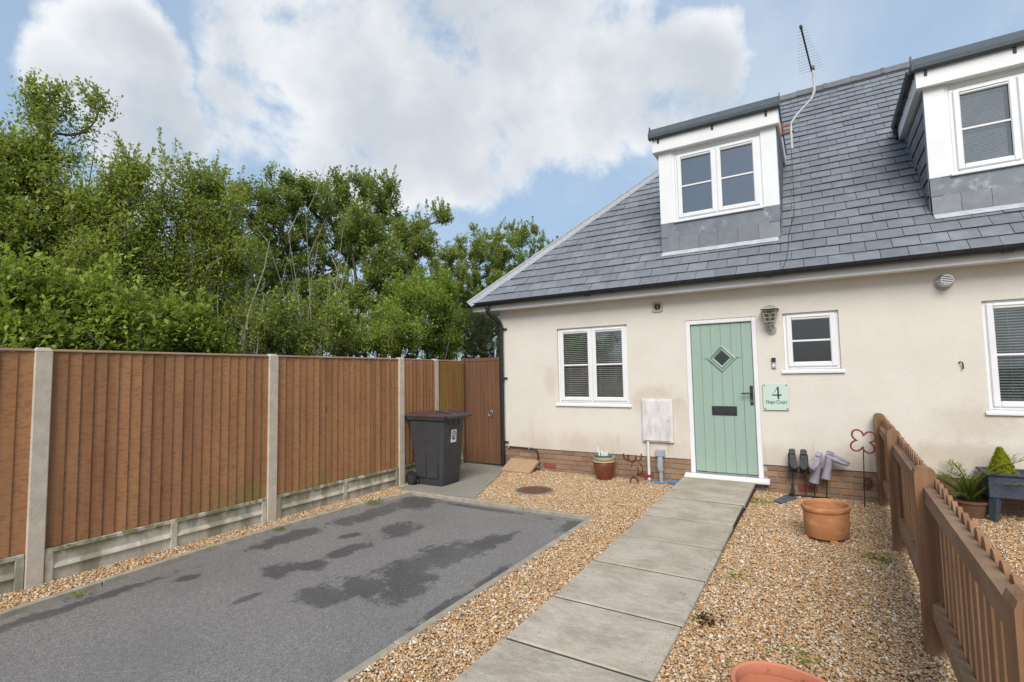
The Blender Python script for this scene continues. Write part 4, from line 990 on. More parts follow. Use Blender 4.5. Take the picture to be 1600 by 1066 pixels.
MB().tube([a1, a1+bd*.05], .018, 8).build('end_cap', 'black_plastic', bm_)
MB().box(1.69, 1.74, AY-.03, AY+.03, 5.735, 5.785, .004).build('clamp', 'black_plastic', L)
for k in range(15):
    q = k/14; c = a0.lerp(a1, .03+.92*q); hl = .160*(1-q)+.050*q
    MB().tube([c-ex*hl, c+ex*hl], .0036, 5).build('element', 'aluminium', L)
tag(MB().tube([(1.405, AY, 4.70)]+[(1.40+.012*math.sin(k*1.7)-.02*k, EY+s*S2-.022*S2, EZ+s*S2+.030) for k, s in enumerate((1.42, 1.2, .95, .7, .45, .2, 0.0))]+[(1.26, -.36, 2.79), (1.262, -.36, 2.70)], .003, 5).build('aerial_cable', 'black_plastic', None), 'thin black aerial cable trailing down the slates below the aerial', 'cable')

# ================================================================== LEFT FENCE
FX = -3.67
posts = [(-3.67, -7.83, 1), (-3.67, -5.85, 1), (-3.67, -3.885, 1), (-3.67, -1.862, 1), (-3.785, -.945, 1)]
plabel = ['concrete fence post nearest the camera just outside the left edge', 'tall pale concrete fence post at the far left, nearest in view',
          'second concrete fence post from the left, between the two wide panels', 'concrete fence post standing beside the wheelie bin', 'slim concrete fence post half hidden behind the wheelie bin']
def post_mesh():
    m = MB(); w, d, zt = .055, .048, 1.835
    m.box(-d, d, -w, w, -.15, zt-.03, .006)
    m.add([(-d, -w+.002, zt-.03), (d, -w+.002, zt-.03), (d, w-.002, zt-.03), (-d, w-.002, zt-.03), (-d+.012, -w+.022, zt), (d-.012, -w+.022, zt), (d-.012, w-.022, zt), (-d+.012, w-.022, zt)], [(4, 5, 6, 7), (0, 1, 5, 4), (1, 2, 6, 5), (2, 3, 7, 6), (3, 0, 4, 7)])
    return m
pm = post_mesh().mesh('concrete_post', 'post_concrete')
for i, (x, y, k) in enumerate(posts):
    if i == 0: continue
    o = bpy.data.objects.new('concrete_post', pm); COL.objects.link(o); o.location = (x, y, 0 if i < 4 else 0)
    if i == 4: o.rotation_euler.z = R_(7)
    tag(o, plabel[i], 'fence post', 'concrete fence posts')
def fence_panel(a, b, nb, label, gl, mat='fence_wood', z0=.262, z1=1.80, dep=.026):
    a, b = Vector((a[0], a[1], 0)), Vector((b[0], b[1], 0)); d = (b-a).normalized(); nrm_ = Vector((d.y, -d.x, 0)); le = (b-a).length
    def fm(): 
        mt = Matrix.Identity(4)
        for r in range(3): mt[r][0], mt[r][1], mt[r][2] = d[r], nrm_[r], (0, 0, 1)[r]
        return mt
    p = thing('fence_panel', a.lerp(b, .5)+Vector((0, 0, z0)), label, 'fence panel', 'closeboard fence panels')
    pitch = le/nb
    # feather edge boards: thick edge over the thin edge of the one before
    bm1 = MB().prism([(0, .006), (pitch*1.16, dep-.014), (pitch*1.16, dep), (0, .011)], 'z', z0, z1).mesh('board', mat)
    for i in range(nb):
        mt = fm(); mt.translation = a+d*(i*pitch-.004)+Vector((0, 0, random.uniform(-.004, .002)))
        mt = mt @ Matrix.Rotation(random.uniform(-.004, .004), 4, 'Z') @ T(0, random.uniform(-.0015, .0015), 0)
        inst('board', bm1, p, mt)
    mt = fm(); mt.translation = a
    for zz in (z0+.12, (z0+z1)/2, z1-.14): inst('rail', MB().box(0, le, -.045, .004, zz-.03, zz+.03).mesh('rail', mat), p, mt)
    inst('capping', MB().prism([(-.03, z1+.003), (.034, z1+.003), (.034, z1+.012), (.0, z1+.026), (-.03, z1+.016)], 'x', 0.002, le-.002).mesh('capping', 'fence_cap'), p, mt)
    # concrete gravel board with a raised border and ribs
    g = thing('gravel_board', a.lerp(b, .5), gl, 'gravel board', 'concrete gravel boards')
    m = MB(); m.box(0, le, -.028, .014, -.12, z0-.004)
    inst('board_face', m.mesh('board_face', 'gravel_board'), g, mt)
    parts = [(0.0, le, z0-.040, z0-.005), (0.0, le, .090, .135), (0.0, .055, -.12, z0-.035), (le-.055, le, -.12, z0-.035)]
    if le > 1.4: parts.append((le/2-.028, le/2+.028, -.12, z0-.035))
    for j, (s0, s1, za, zb) in enumerate(parts):
        if j == 1:
            inst('raised_rib', MB().prism([(.0142, za), (.040, za+.006), (.036, za+.018), (.018, zb), (.0142, zb)], 'x', .057, le/2-.03 if le > 1.4 else le-.057).mesh('raised_rib', 'gravel_board'), g, mt)
            if le > 1.4: inst('raised_rib', MB().prism([(.0142, za), (.040, za+.006), (.036, za+.018), (.018, zb), (.0142, zb)], 'x', le/2+.03, le-.057).mesh('raised_rib', 'gravel_board'), g, mt)
        else:
            inst('raised_border', MB().box(s0+.0005, s1-.0005, .0142, .038, za, zb, .004).mesh('raised_border', 'gravel_board'), g, mt)
fence_panel((FX, -7.75), (FX, -5.908), 18, 'closeboard fence panel cut off by the left edge of the picture', 'stained concrete gravel board at the left edge under the cut off panel')
fence_panel((FX, -5.792), (FX, -3.943), 21, 'wide brown closeboard fence panel nearest in full view', 'stained concrete gravel board under the widest fence panel')
fence_panel((FX, -3.827), (FX, -1.92), 21, 'brown closeboard fence panel just left of the wheelie bin', 'mossy concrete gravel board under the panel left of the bin')
fence_panel((-3.68, -1.803), (-3.775, -1.003), 9, 'narrow brown closeboard fence panel right behind the wheelie bin', 'short mossy gravel board behind the wheelie bin', dep=.044)
fence_panel((-3.793, -.888), (-3.885, -.10), 9, 'narrow yellow green mossy fence panel next to the gate', 'short mossy gravel board beside the gate post', 'fence_wood_mossy', dep=.044)
# gate
G = thing('garden_gate', (-3.5, .02, 0), 'dark brown boarded garden gate between the fence and the house', 'gate')
MB().box(-3.935, -3.862, -.045, .035, 0, 1.865, .005).build('gate_post', 'gate_wood', G)
gx0, gx1 = -3.856, -3.125
nb = 9; w = (gx1-gx0)/nb
gme_ = MB().box(.0015, w-.0015, -.012, .008, .035, 1.80, .003).mesh('board', 'gate_wood')
for i in range(nb): inst('board', gme_, G, T(gx0+i*w, .0+random.uniform(-.001, .001), 0))
MB().box(gx0, gx1, -.018, .03, 1.801, 1.862, .004).build('top_rail', 'gate_wood', G); MB().box(gx0, gx1, .0085, .04, .15, .25).build('ledge', 'gate_wood', G); MB().box(gx0, gx1, .0085, .04, 1.5, 1.6).build('ledge', 'gate_wood', G)
h = MB(); h.cyl((-3.31, -.0125, .93), .028, -.008, 'y', 14); hp = h.build('latch_plate', 'galv', G)
MB().tube([(-3.31+.045*math.sin(2*math.pi*k/20), -.028, .895+.055*math.cos(2*math.pi*k/20)) for k in range(21)], .006, 6, cap=False).build('ring_handle', 'galv', hp, smooth=True)

# ================================================================== PICKET FENCE (right)
P_ = thing('picket_fence', (2.07, -2.8, 0), 'low brown round topped picket fence on the right', 'fence')
def pfx(y): return 2.10+(y+.08)*.0232       # left face of the posts
YP = [-.10, -1.83, -3.67, -5.56]
for i, y in enumerate(YP):
    zt = [1.035, 1.02, 1.0, 1.0][i]; x = pfx(y); m = MB()
    prof = [(x, -.12), (x+.098, -.12), (x+.098, zt-.035), (x+.090, zt-.012), (x+.07, zt), (x+.028, zt), (x+.008, zt-.012), (x, zt-.035)]
    m.prism(prof, 'y', y-.048, y+.048); m.build('post', 'picket_wood', P_)
pk = MB().prism([(-.037, .07), (.037, .07), (.037, .905), (.0355, .917), (.030, .929), (.021, .939), (.011, .946), (0, .948), (-.011, .946), (-.021, .939), (-.030, .929), (-.0355, .917), (-.037, .905)], 'x', 0, .018).mesh('picket', 'picket_wood')
ang = math.atan(.0232)
for ya, yb in zip(YP, YP[1:]):
    for (zc, hh) in ((.855, .045), (.245, .042)):
        c0, c1 = ya-.049, yb+.049; x0, x1 = pfx(c0)+.038, pfx(c1)+.038; m = MB()
        m.add([(x0, c0, zc-hh), (x0+.042, c0, zc-hh), (x0+.042, c0, zc+hh), (x0, c0, zc+hh-.006), (x1, c1, zc-hh), (x1+.042, c1, zc-hh), (x1+.042, c1, zc+hh), (x1, c1, zc+hh-.006)], [(0, 1, 2, 3), (7, 6, 5, 4), (0, 4, 5, 1), (1, 5, 6, 2), (2, 6, 7, 3), (3, 7, 4, 0)])
        m.build('rail', 'rail_wood', P_)
y = -.10
while y > -6.0:
    zs = 1.075-.018*(-y); inst('picket', pk, P_, T(pfx(y)+.1005-.018, y, 0) @ RZ(-ang) @ T(.0, 0, random.uniform(-.006, .006)) @ Matrix.Rotation(random.uniform(-.006, .006), 4, 'X') @ Matrix.Scale(min(1.07, zs), 4, (0, 0, 1)))
    y -= .1185

# ================================================================== WHEELIE BIN
BN = thing('wheelie_bin', (-3.25, -1.53, 0), 'charcoal wheelie bin with brown lid standing by the fence', 'bin')
def loft_rect(m, secs):
    """secs: (z, x0, x1, y0, y1, r) rounded rectangles"""
    vs = []; n = 24; fs = []
    for (z, x0, x1, y0, y1, r) in secs:
        for k in range(n):
            w = 2*math.pi*(k+.5)/n; q = k//(n//4); cx = (x1-r, x0+r, x0+r, x1-r)[q]; cy = (y1-r, y1-r, y0+r, y0+r)[q]
            a = math.pi/2*q+math.pi/2*((k % (n//4))/(n//4-1)); vs.append((cx+r*math.cos(a), cy+r*math.sin(a), z))
    for i in range(len(secs)-1):
        for k in range(n): fs.append((i*n+k, i*n+(k+1) % n, (i+1)*n+(k+1) % n, (i+1)*n+k))
    fs.append(tuple(range(n))[::-1]); fs.append(tuple(range((len(secs)-1)*n, len(secs)*n))); return m.add(vs, fs)
m = loft_rect(MB(), [(.012, -3.44, -3.00, -1.735, -1.335, .03), (.05, -3.455, -2.985, -1.745, -1.325, .045), (.25, -3.50, -2.965, -1.757, -1.313, .05), (.60, -3.545, -2.945, -1.772, -1.298, .05), (.93, -3.585, -2.915, -1.785, -1.285, .05), (.935, -3.595, -2.905, -1.795, -1.275, .05)])
body = m.build('body', 'bin_grey', BN, smooth=True)
rim = loft_rect(MB(), [(.930, -3.610, -2.892, -1.808, -1.262, .05), (.945, -3.615, -2.885, -1.813, -1.257, .05), (.975, -3.615, -2.885, -1.813, -1.257, .05)]).build('rim', 'bin_grey', body, smooth=True)
for xx in (-3.36, -3.14): MB().box(xx-.10, xx+.10, -1.7725, -1.765, .12, .80, .003).build('side_rib', 'bin_grey', body).rotation_euler = (0, 0, 0)
for yy in (-1.66, -1.54, -1.42): MB().box(-2.925, -2.912, yy-.018, yy+.018, .86, .929).build('lifting_slot', 'anthracite', body)
lid = loft_rect(MB(), [(.976, -3.66, -2.872, -1.822, -1.248, .05), (.990, -3.66, -2.868, -1.822, -1.248, .05), (1.005, -3.64, -2.885, -1.81, -1.26, .05), (1.028, -3.60, -2.95, -1.76, -1.31, .06), (1.036, -3.52, -3.05, -1.70, -1.37, .06)])
lido = lid.build('lid', 'bin_lid', BN, smooth=True)
MB().prism([(-2.871, .976), (-2.80, .955), (-2.795, .985), (-2.868, 1.004)], 'y', -1.80, -1.27).build('lid_lip', 'bin_grey', lido)
for (ya, yb) in ((-1.74, -1.60), (-1.47, -1.33)):
    MB().prism([(-3.10, 1.02), (-2.93, 1.005), (-2.93, 1.040), (-2.96, 1.052), (-3.08, 1.062), (-3.10, 1.055)], 'y', ya, yb).build('lid_grip', 'bin_lid', lido)
MB().tube([(-3.69, -1.77, .985), (-3.69, -1.29, .985)], .018, 10).build('handle', 'bin_grey', BN, smooth=True)
for yy in (-1.70, -1.53, -1.36): MB().box(-3.69, -3.60, yy-.02, yy+.02, .955, .978).build('handle_strut', 'bin_grey', BN)
for yy, lab in ((-1.815, 'near'), (-1.30, 'far')):
    wh = MB().lathe([(.062, -.026), (.094, -.026), (.100, -.018), (.100, .018), (.094, .026), (.062, .026)], (0, 0, 0), 28).add([], []); me = wh.mesh('wheel', 'rubber', True)
    o = inst('wheel', me, BN, T(-3.49, yy, .100) @ Matrix.Rotation(R_(90), 4, 'X'))
    hub = MB().cyl((0, 0, -.018), .062, .036, n=24); 
    for k in range(6): w = math.pi/3*k; hub.box(-.006+.04*math.cos(w), .006+.04*math.cos(w), -.006+.04*math.sin(w), .006+.04*math.sin(w), .018, .024)
    hub.cyl((0, 0, .018), .02, .01, n=12)
    hm = hub.mesh('hub', 'bin_grey'); h_ = bpy.data.objects.new('hub', hm); COL.objects.link(h_); h_.parent = o
    if True: h_.matrix_basis = Matrix.Identity(4)
MB().tube([(-3.49, -1.80, .10), (-3.49, -1.28, .10)], .012, 8).build('axle', 'galv', BN)
def slant(m):   # sticker plane follows the tapered front of the bin
    m.v = [(p[0]+(p[2]-.60)*.072, p[1], p[2]) for p in m.v]; return m
m = MB(); st_ = [(-1.595, .605), (-1.475, .605), (-1.475, .80), (-1.50, .803), (-1.507, .835), (-1.522, .812), (-1.532, .850), (-1.545, .812), (-1.568, .825), (-1.572, .80), (-1.595, .797)]
m.prism(st_, 'x', -2.9445, -2.9415); stick = slant(m).build('sticker', 'white_plastic', body)
m = MB()
for pts in (arc(-1.535, .705, .045, .062, 150, -10, 10), arc(-1.535, .705, .045, .062, -30, -190, 10), arc(-1.535, .715, .020, .022, 0, 330, 10), arc(-1.535, .672, .02, .016, 0, 330, 8)):
    for a_, b_ in zip(pts, pts[1:]):
        dx, dz = b_[0]-a_[0], b_[1]-a_[1]; le = math.hypot(dx, dz); nx, nz = -dz/le*.006, dx/le*.006
        m.prism([(a_[0]+nx, a_[1]+nz), (b_[0]+nx, b_[1]+nz), (b_[0]-nx, b_[1]-nz), (a_[0]-nx, a_[1]-nz)], 'x', -2.9412, -2.9398)
slant(m).build('emblem', 'anthracite', stick)

# ================================================================== SMALL THINGS ON THE GROUND
L = thing('manhole_cover', (MAN[0], MAN[1], 0), 'round rusty brown inspection cover set into the gravel', 'manhole cover')
MB().lathe([(.222, -.02), (.222, .004), (.25, .006), (.262, -.004), (.262, -.03)], (MAN[0], MAN[1], 0), 40).build('frame_ring', 'concrete_bed', L, smooth=True)
MB().lathe([(0, .001), (.219, .001), (.219, -.02)], (MAN[0], MAN[1], 0), 40).build('lid', 'manhole_iron', L)
kb = MB().box(-.010, .010, -.010, .010, 0, .003, .001).mesh('tread_stud', 'manhole_iron')
for i in range(-5, 6):
    for j in range(-5, 6):
        if math.hypot(i, j)*.038 < .19: inst('tread_stud', kb, L, T(MAN[0]+i*.038, MAN[1]+j*.038, .001))
tag(MB().prism([(-.355, -.01), (-.315, -.01), (-.02, .120), (-.02, .160), (-.36, .018)], 'x', -2.905, -2.37).build('stone_flag', 'stone_board'), 'sandy brown stone flag sloping against the wall by the downpipe', 'stone slab')
L = thing('glazed_pot', (-1.20, -.18, 0), 'round shiny brown glazed pot with saucers stacked on it', 'plant pot')
pc = (-1.20, -.18, 0)
MB().lathe([(0, -.02), (.100, -.02), (.105, 0), (.135, .08), (.152, .17), (.150, .235), (.143, .25)], pc, 32).build('pot', 'glazed_brown', L, smooth=True)
MB().lathe([(.140, .2505), (.158, .252), (.162, .262), (.155, .272), (.13, .272)], pc, 32).build('rim', 'cream_glaze', L, smooth=True)
tag(MB().lathe([(0, .274), (.12, .274), (.150, .285), (.158, .325), (.150, .327), (.13, .297), (0, .296)], (-1.195, -.18, 0), 32).build('cream_saucer', 'cream_glaze', None, smooth=True), 'cream saucer lying on top of the brown glazed pot', 'saucer')
tag(MB().lathe([(0, .298), (.10, .298), (.124, .312), (.136, .352), (.128, .353), (.108, .320), (0, .316)], (-1.21, -.18, 0), 32).build('teal_saucer', 'teal_plastic', None, smooth=True), 'dark teal saucer uppermost on the brown glazed pot', 'saucer')
m = MB(); m.box(-1.275, -1.255, -.19, -.165, .318, .455, .006); o = m.build('white_label', 'white_plastic'); o.rotation_euler = (0, 0, 0)
o.data.transform(T(-1.265, -.18, .33) @ Matrix.Rotation(R_(-14), 4, 'Y') @ T(1.265, .18, -.33)); tag(o, 'long white plastic tool sticking up from the saucer', 'tool')
m = MB(); m.box(-1.235, -1.205, -.20, -.175, .318, .405, .008).box(-1.20, -1.165, -.195, -.17, .318, .385, .008).box(-1.165, -1.140, -.185, -.165, .318, .410, .008); tag(m.build('white_clip', 'white_plastic'), 'short white plastic clip lying in the teal saucer', 'clip')
# horseshoe deer
L = thing('horseshoe_deer', (-.69, -.35, 0), 'rusty deer ornament welded from horseshoes standing on the gravel', 'ornament')
def shoe(name, cx, cz, r, a0, a1, y=-.35, tilt=0, sq=1.15, rr=.0135):
    pts = []
    for (x, z) in arc(0, 0, r, r*sq, a0, a1, 14): pts.append((cx+x, y+tilt*z, cz+z))
    MB().tube(pts, rr, 8, flat=.7).build(name, 'rust', L, smooth=True)
shoe('head', -.715, .375, .058, 155, 385); shoe('antler', -.775, .395, .062, 165, 285); shoe('antler', -.640, .395, .062, 255, 385)
shoe('neck', -.665, .255, .058, 110, 205, rr=.009); shoe('body', -.625, .215, .055, -40, 75, sq=1.5, rr=.009); shoe('body', -.69, .19, .06, -55, 40, sq=1.2)
shoe('front_leg', -.695, .035, .054, -12, 192); shoe('rear_leg', -.610, .075, .058, -12, 150, y=-.28)
# oval terracotta planters
def planter(c, rx, ry, h, rot, mat, label):
    L = thing('terracotta_planter', (c[0], c[1], 0), label, 'planter', 'oval terracotta planters')
    k = ry/rx
    MB().lathe([(rx*.9, .02), (rx*.93, .03), (rx*.97, h*.5), (rx*.985, h-.055), (rx*.955, h-.050), (rx*.94, h*.5), (rx*.87, .06), (0, .06)], (c[0], c[1], 0), 44, 1, k, rot).build('bowl', mat, L, smooth=True)
    MB().lathe([(rx*.985, h-.054), (rx*1.01, h-.048), (rx*1.045, h-.035), (rx*1.055, h-.018), (rx*1.04, h-.003), (rx*1.0, h), (rx*.965, h-.006), (rx*.945, h-.03), (rx*.955, h-.049)], (c[0], c[1], 0), 44, 1, k, rot).build('rolled_rim', mat, L, smooth=True)
    MB().lathe([(0, .019), (rx*.9, .0195)], (c[0], c[1], 0), 44, 1, k, rot).build('base', mat, L)
    MB().lathe([(0, .074), (rx*.5, .076), (rx*.868, .071)], (c[0], c[1], 0), 30, 1, k, rot).build('soil_residue', 'soil', L)
    for (sx, sy) in ((1, 1), (-1, 1), (1, -1), (-1, -1)):
        x, y = sx*rx*.6, sy*ry*.6; MB().box(c[0]+x*math.cos(rot)-y*math.sin(rot)-.03, c[0]+x*math.cos(rot)-y*math.sin(rot)+.03, c[1]+x*math.sin(rot)+y*math.cos(rot)-.03, c[1]+x*math.sin(rot)+y*math.cos(rot)+.03, -.01, .0188, .004).build('foot', mat, L)
    return L
planter((1.578, -1.70), .182, .235, .300, R_(-22), 'terracotta', 'oval terracotta planter standing in front of the boots')
planter((1.462, -4.99), .190, .255, .285, R_(58), 'terracotta_pink', 'stained pinkish terracotta planter cut off by the bottom edge')
# boots on rods
def boot(base, up, toe, label, mat, name='wellington_boot', shaft=.20, foot=.20, r=.046, rod=True):
    base = Vector(base); up = Vector(up).normalized(); toe = Vector(toe).normalized()
    B_ = thing(name, tuple(base), label, 'boot', 'boots upturned on rods')
    ank = base+up*shaft; heel_up = up
    cent = []; rad = []; frm = []
    side = up.cross(toe).normalized()
    sole_n = toe.cross(side).normalized()
    if sole_n.dot(up) < 0: sole_n = -sole_n
    # shaft rings, then the bend, then the foot
    rings = []
    for q, rr in ((0, 1.22), (.02, 1.20), (.35, 1.06), (.7, .95), (.92, .98)):
        rings.append((base+up*shaft*q, up, side, r*rr, r*rr*.92))
    for ang, d_, ra, rb in ((28, .012, 1.0, .95), (58, .035, 1.0, .90)):
        tt = (up*math.cos(R_(ang))+toe*math.sin(R_(ang))).normalized(); rings.append((ank+up*.028+toe*d_, tt, side, r*ra, r*rb))
    for q, ra, rb in ((.35, .88, .82), (.55, .92, .72), (.75, 1.0, .62), (.9, .88, .50), (1.0, .55, .34), (1.03, .2, .15)):
        rings.append((ank+up*.030+toe*(foot*q)+sole_n*(.012*(q-.35)), toe, side, r*ra, r*rb))
    n = 16; vs = []; fs = []
    for (c, t_, sd_, ra, rb) in rings:
        nn = t_.cross(sd_).normalized()
        for k in range(n): w = 2*math.pi*k/n; vs.append(c+sd_*math.cos(w)*ra+nn*math.sin(w)*rb)
    for i in range(len(rings)-1):
        for k in range(n): fs.append((i*n+k, i*n+(k+1) % n, (i+1)*n+(k+1) % n, (i+1)*n+k))
    fs.append(tuple(range((len(rings)-1)*n, len(rings)*n)))
    up_m = MB().add(vs, fs); hc = ank+up*.022; ns = 8
    hv = [hc+(side*math.cos(2*math.pi*a_/12)*math.sin(math.pi*b_/ns)*r*.98+toe*math.sin(2*math.pi*a_/12)*math.sin(math.pi*b_/ns)*r*1.05+sole_n*math.cos(math.pi*b_/ns)*r*.86) for b_ in range(ns+1) for a_ in range(12)]
    up_m.add(hv, [(b_*12+a_, b_*12+(a_+1) % 12, (b_+1)*12+(a_+1) % 12, (b_+1)*12+a_) for b_ in range(ns) for a_ in range(12)])
    up_m.build('upper', mat, B_, smooth=True)
    MB().tube([base-up*.002, base+up*.012], r*1.26, 16, cap=False).build('cuff', mat, B_, smooth=True)
    # sole with heel block and tread bars
    o0 = ank+up*.030
    def sp_(s, w, hgt): return o0+toe*s+side*w+sole_n*hgt
    out = [(-.052, .026), (-.03, .036), (.02, .032), (.06, .030), (.11, .040), (.15, .043), (.185, .032), (.208, .0)]
    out = [(s*foot/.20, w*r/.046) for s, w in out]; loop = out+[(s, -w) for s, w in out[::-1]]
    def hh(s): return .036-.012*max(0, s)/.2
    k = len(loop); MB().add([sp_(s, w, hh(s)-.004) for s, w in loop]+[sp_(s, w, hh(s)+.012) for s, w in loop], [tuple(range(k)), tuple(range(2*k-1, k-1, -1))]+[(i, (i+1) % k, k+(i+1) % k, k+i) for i in range(k)]).build('sole', mat, B_)
    def bar(s0, s1, w, h0, h1, nm): MB().add([sp_(s0, -w, h0), sp_(s1, -w, h0), sp_(s1, w, h0), sp_(s0, w, h0), sp_(s0, -w, h1), sp_(s1, -w, h1), sp_(s1, w, h1), sp_(s0, w, h1)], [(0, 3, 2, 1), (4, 5, 6, 7), (0, 1, 5, 4), (1, 2, 6, 5), (2, 3, 7, 6), (3, 0, 4, 7)]).build(nm, mat, B_)
    bar(-.046, .022, .027, hh(0)+.0125, hh(0)+.028, 'heel')
    for s in (.06, .082, .104, .126, .148, .170): bar(s, s+.012, .028, hh(s)+.0125, hh(s)+.017, 'tread')
    return B_
bz = .30
boot((1.243, -.10, .285), (0, .02, 1), (.12, -.55, -.80), 'black rubber boot upturned on a rod, nearest the door', 'boot_black', shaft=.19)
boot((1.372, -.10, .285), (0, .02, 1), (-.02, -.55, -.80), 'black rubber boot upturned on a rod, beside the lilac boots', 'boot_black', shaft=.19)
boot((1.462, -.12, .19), (.22, -.02, 1), (-.30, -.60, -.52), 'lilac grey boot upturned on a rod with its sole facing out', 'boot_lilac', shaft=.27)
boot((1.590, -.12, .245), (.20, .02, 1), (.90, -.16, -.42), 'lilac grey boot upturned on a rod with its toe pointing right', 'boot_lilac', shaft=.235)
rack = thing('boot_rack', (1.40, -.08, 0), 'dark iron rod rack holding the upturned boots against the wall', 'boot rack')
for (a_, b_) in (((1.235, -.11, .02), (1.243, -.10, .36)), ((1.372, -.10, .02), (1.372, -.10, .36)), ((1.466, -.12, .02), (1.475, -.12, .28)), ((1.588, -.12, .02), (1.605, -.12, .33))): MB().tube([a_, b_], .007, 8).build('rod', 'dark_rod', rack)
MB().box(1.21, 1.63, -.125, -.095, .004, .02, .003).build('foot_bar', 'dark_rod', rack)
L = thing('shovel_blade', (1.16, -.35, 0), 'blue grey steel shovel blade lying flat on the gravel by the boots', 'shovel')
bl_ = [(1.045, -.52), (1.13, -.60), (1.285, -.26), (1.245, -.13), (1.165, -.09)]
MB().prism(bl_, 'z', .006, .011).build('blade', 'steel_blue', L); MB().tube([(1.215, -.19, .02), (1.235, -.12, .05), (1.238, -.112, .17)], [.024, .022, .012], 10).build('socket', 'dark_rod', L, smooth=True)
# rusty flower on a stake, rusty padlock shaped ring
L = thing('flower_stake', (1.945, -.30, 0), 'rusty red four petal flower outline on a thin stake by the fence', 'ornament')
pts = []
fc = (1.972, .728)
for k in range(97):
    w = 2*math.pi*k/96; rr_ = .052+.088*abs(math.sin(2*(w+R_(8))))**.75; pts.append((fc[0]+rr_*math.cos(w)*.98, -.30, fc[1]+rr_*math.sin(w)*1.06))
MB().tube(pts, .0095, 8, cap=False).build('petal_outline', 'red_brown_metal', L, smooth=True)
MB().tube([(1.948, -.30, -.05), (1.972, -.30, .674)], .0055, 8).build('stake', 'dark_rod', L)
L = thing('iron_ring', (2.008, -.03, .2), 'small rusty iron ring ornament hanging low on the brickwork', 'ornament')
MB().tube([(2.008+.038*math.sin(2*math.pi*k/20), -.022, .215+.050*math.cos(2*math.pi*k/20)) for k in range(21)], .009, 8, cap=False).build('ring', 'rust', L, smooth=True)
MB().box(1.995, 2.022, -.034, -.012, .155, .225, .004).build('hasp', 'rust', L)
# neighbour's planter on legs
L = thing('leg_planter', (3.25, -.3, 0), 'dark blue woven effect planter box on splayed legs beyond the picket fence', 'planter')
m = MB()
x0, x1, y0, y1 = 2.985, 3.75, -.42, -.06
for (a, b, c, d) in ((x0, x1, y0, y0+.03), (x0, x1, y1-.03, y1), (x0, x0+.03, y0+.0305, y1-.0305), (x1-.03, x1, y0+.0305, y1-.0305)): m.box(a, b, c, d, .24, .46, .004)
m.build('trough', 'rattan', L); MB().box(x0+.031, x1-.031, y0+.031, y1-.031, .26, .42).build('soil_fill', 'soil', L)
r_ = MB(); ring_y = [(x0-.02, x1+.02, y0-.02, y0+.032), (x0-.02, x1+.02, y1-.032, y1+.02)]
for (a, b, c, d) in ring_y: r_.box(a, b, c, d, .4605, .485, .004)
for (a, b) in ((x0-.02, x0+.032), (x1-.032, x1+.02)): r_.box(a, b, y0+.0325, y1-.0325, .4605, .485, .004)
r_.build('rim', 'rattan', L)
for xx in (x0+.05, x1-.05):
    for yy in (y0+.04, y1-.04): MB().tube([(xx, yy, .24), (xx-(.02 if xx < 3.3 else -.02), yy, -.01)], [.05, .036], 4).build('leg', 'rattan', L)
tag(MB().lathe([(0, 0), (.115, 0), (.15, .14), (.165, .15), (.165, .17), (.14, .17), (.12, .14), (0, .135)], (2.86, -.25, 0), 24).build('low_bowl', 'manhole_iron', None, smooth=True), 'low brown bowl holding the palm beyond the picket fence', 'plant pot')

# ================================================================== FOLIAGE
def leaves_mesh(name, C, D, Nn, size, wid, tone, mat):
    """C base points, D unit leaf directions, Nn normals: one folded diamond per leaf"""
    n = len(C); S = np.cross(D, Nn); S /= np.linalg.norm(S, axis=1)[:, None]+1e-9
    V = np.empty((n, 4, 3), np.float32); l_ = size[:, None]; w_ = (size*wid)[:, None]
    V[:, 0] = C; V[:, 1] = C+D*l_*.48+S*w_*.5+Nn*l_*.10; V[:, 2] = C+D*l_-Nn*l_*.06; V[:, 3] = C+D*l_*.48-S*w_*.5+Nn*l_*.10
    me = bpy.data.meshes.new(name); me.vertices.add(4*n); me.vertices.foreach_set('co', V.ravel())
    me.loops.add(4*n); me.loops.foreach_set('vertex_index', np.arange(4*n, dtype=np.int32)); me.polygons.add(n); me.polygons.foreach_set('loop_start', np.arange(n, dtype=np.int32)*4)
    a = me.attributes.new('leaf_tone', 'FLOAT', 'POINT'); a.data.foreach_set('value', np.repeat(tone, 4).astype(np.float32))
    me.materials.append(MATS[mat]); me.update(); return me
def unit(v): return v/(np.linalg.norm(v, axis=-1, keepdims=True)+1e-9)
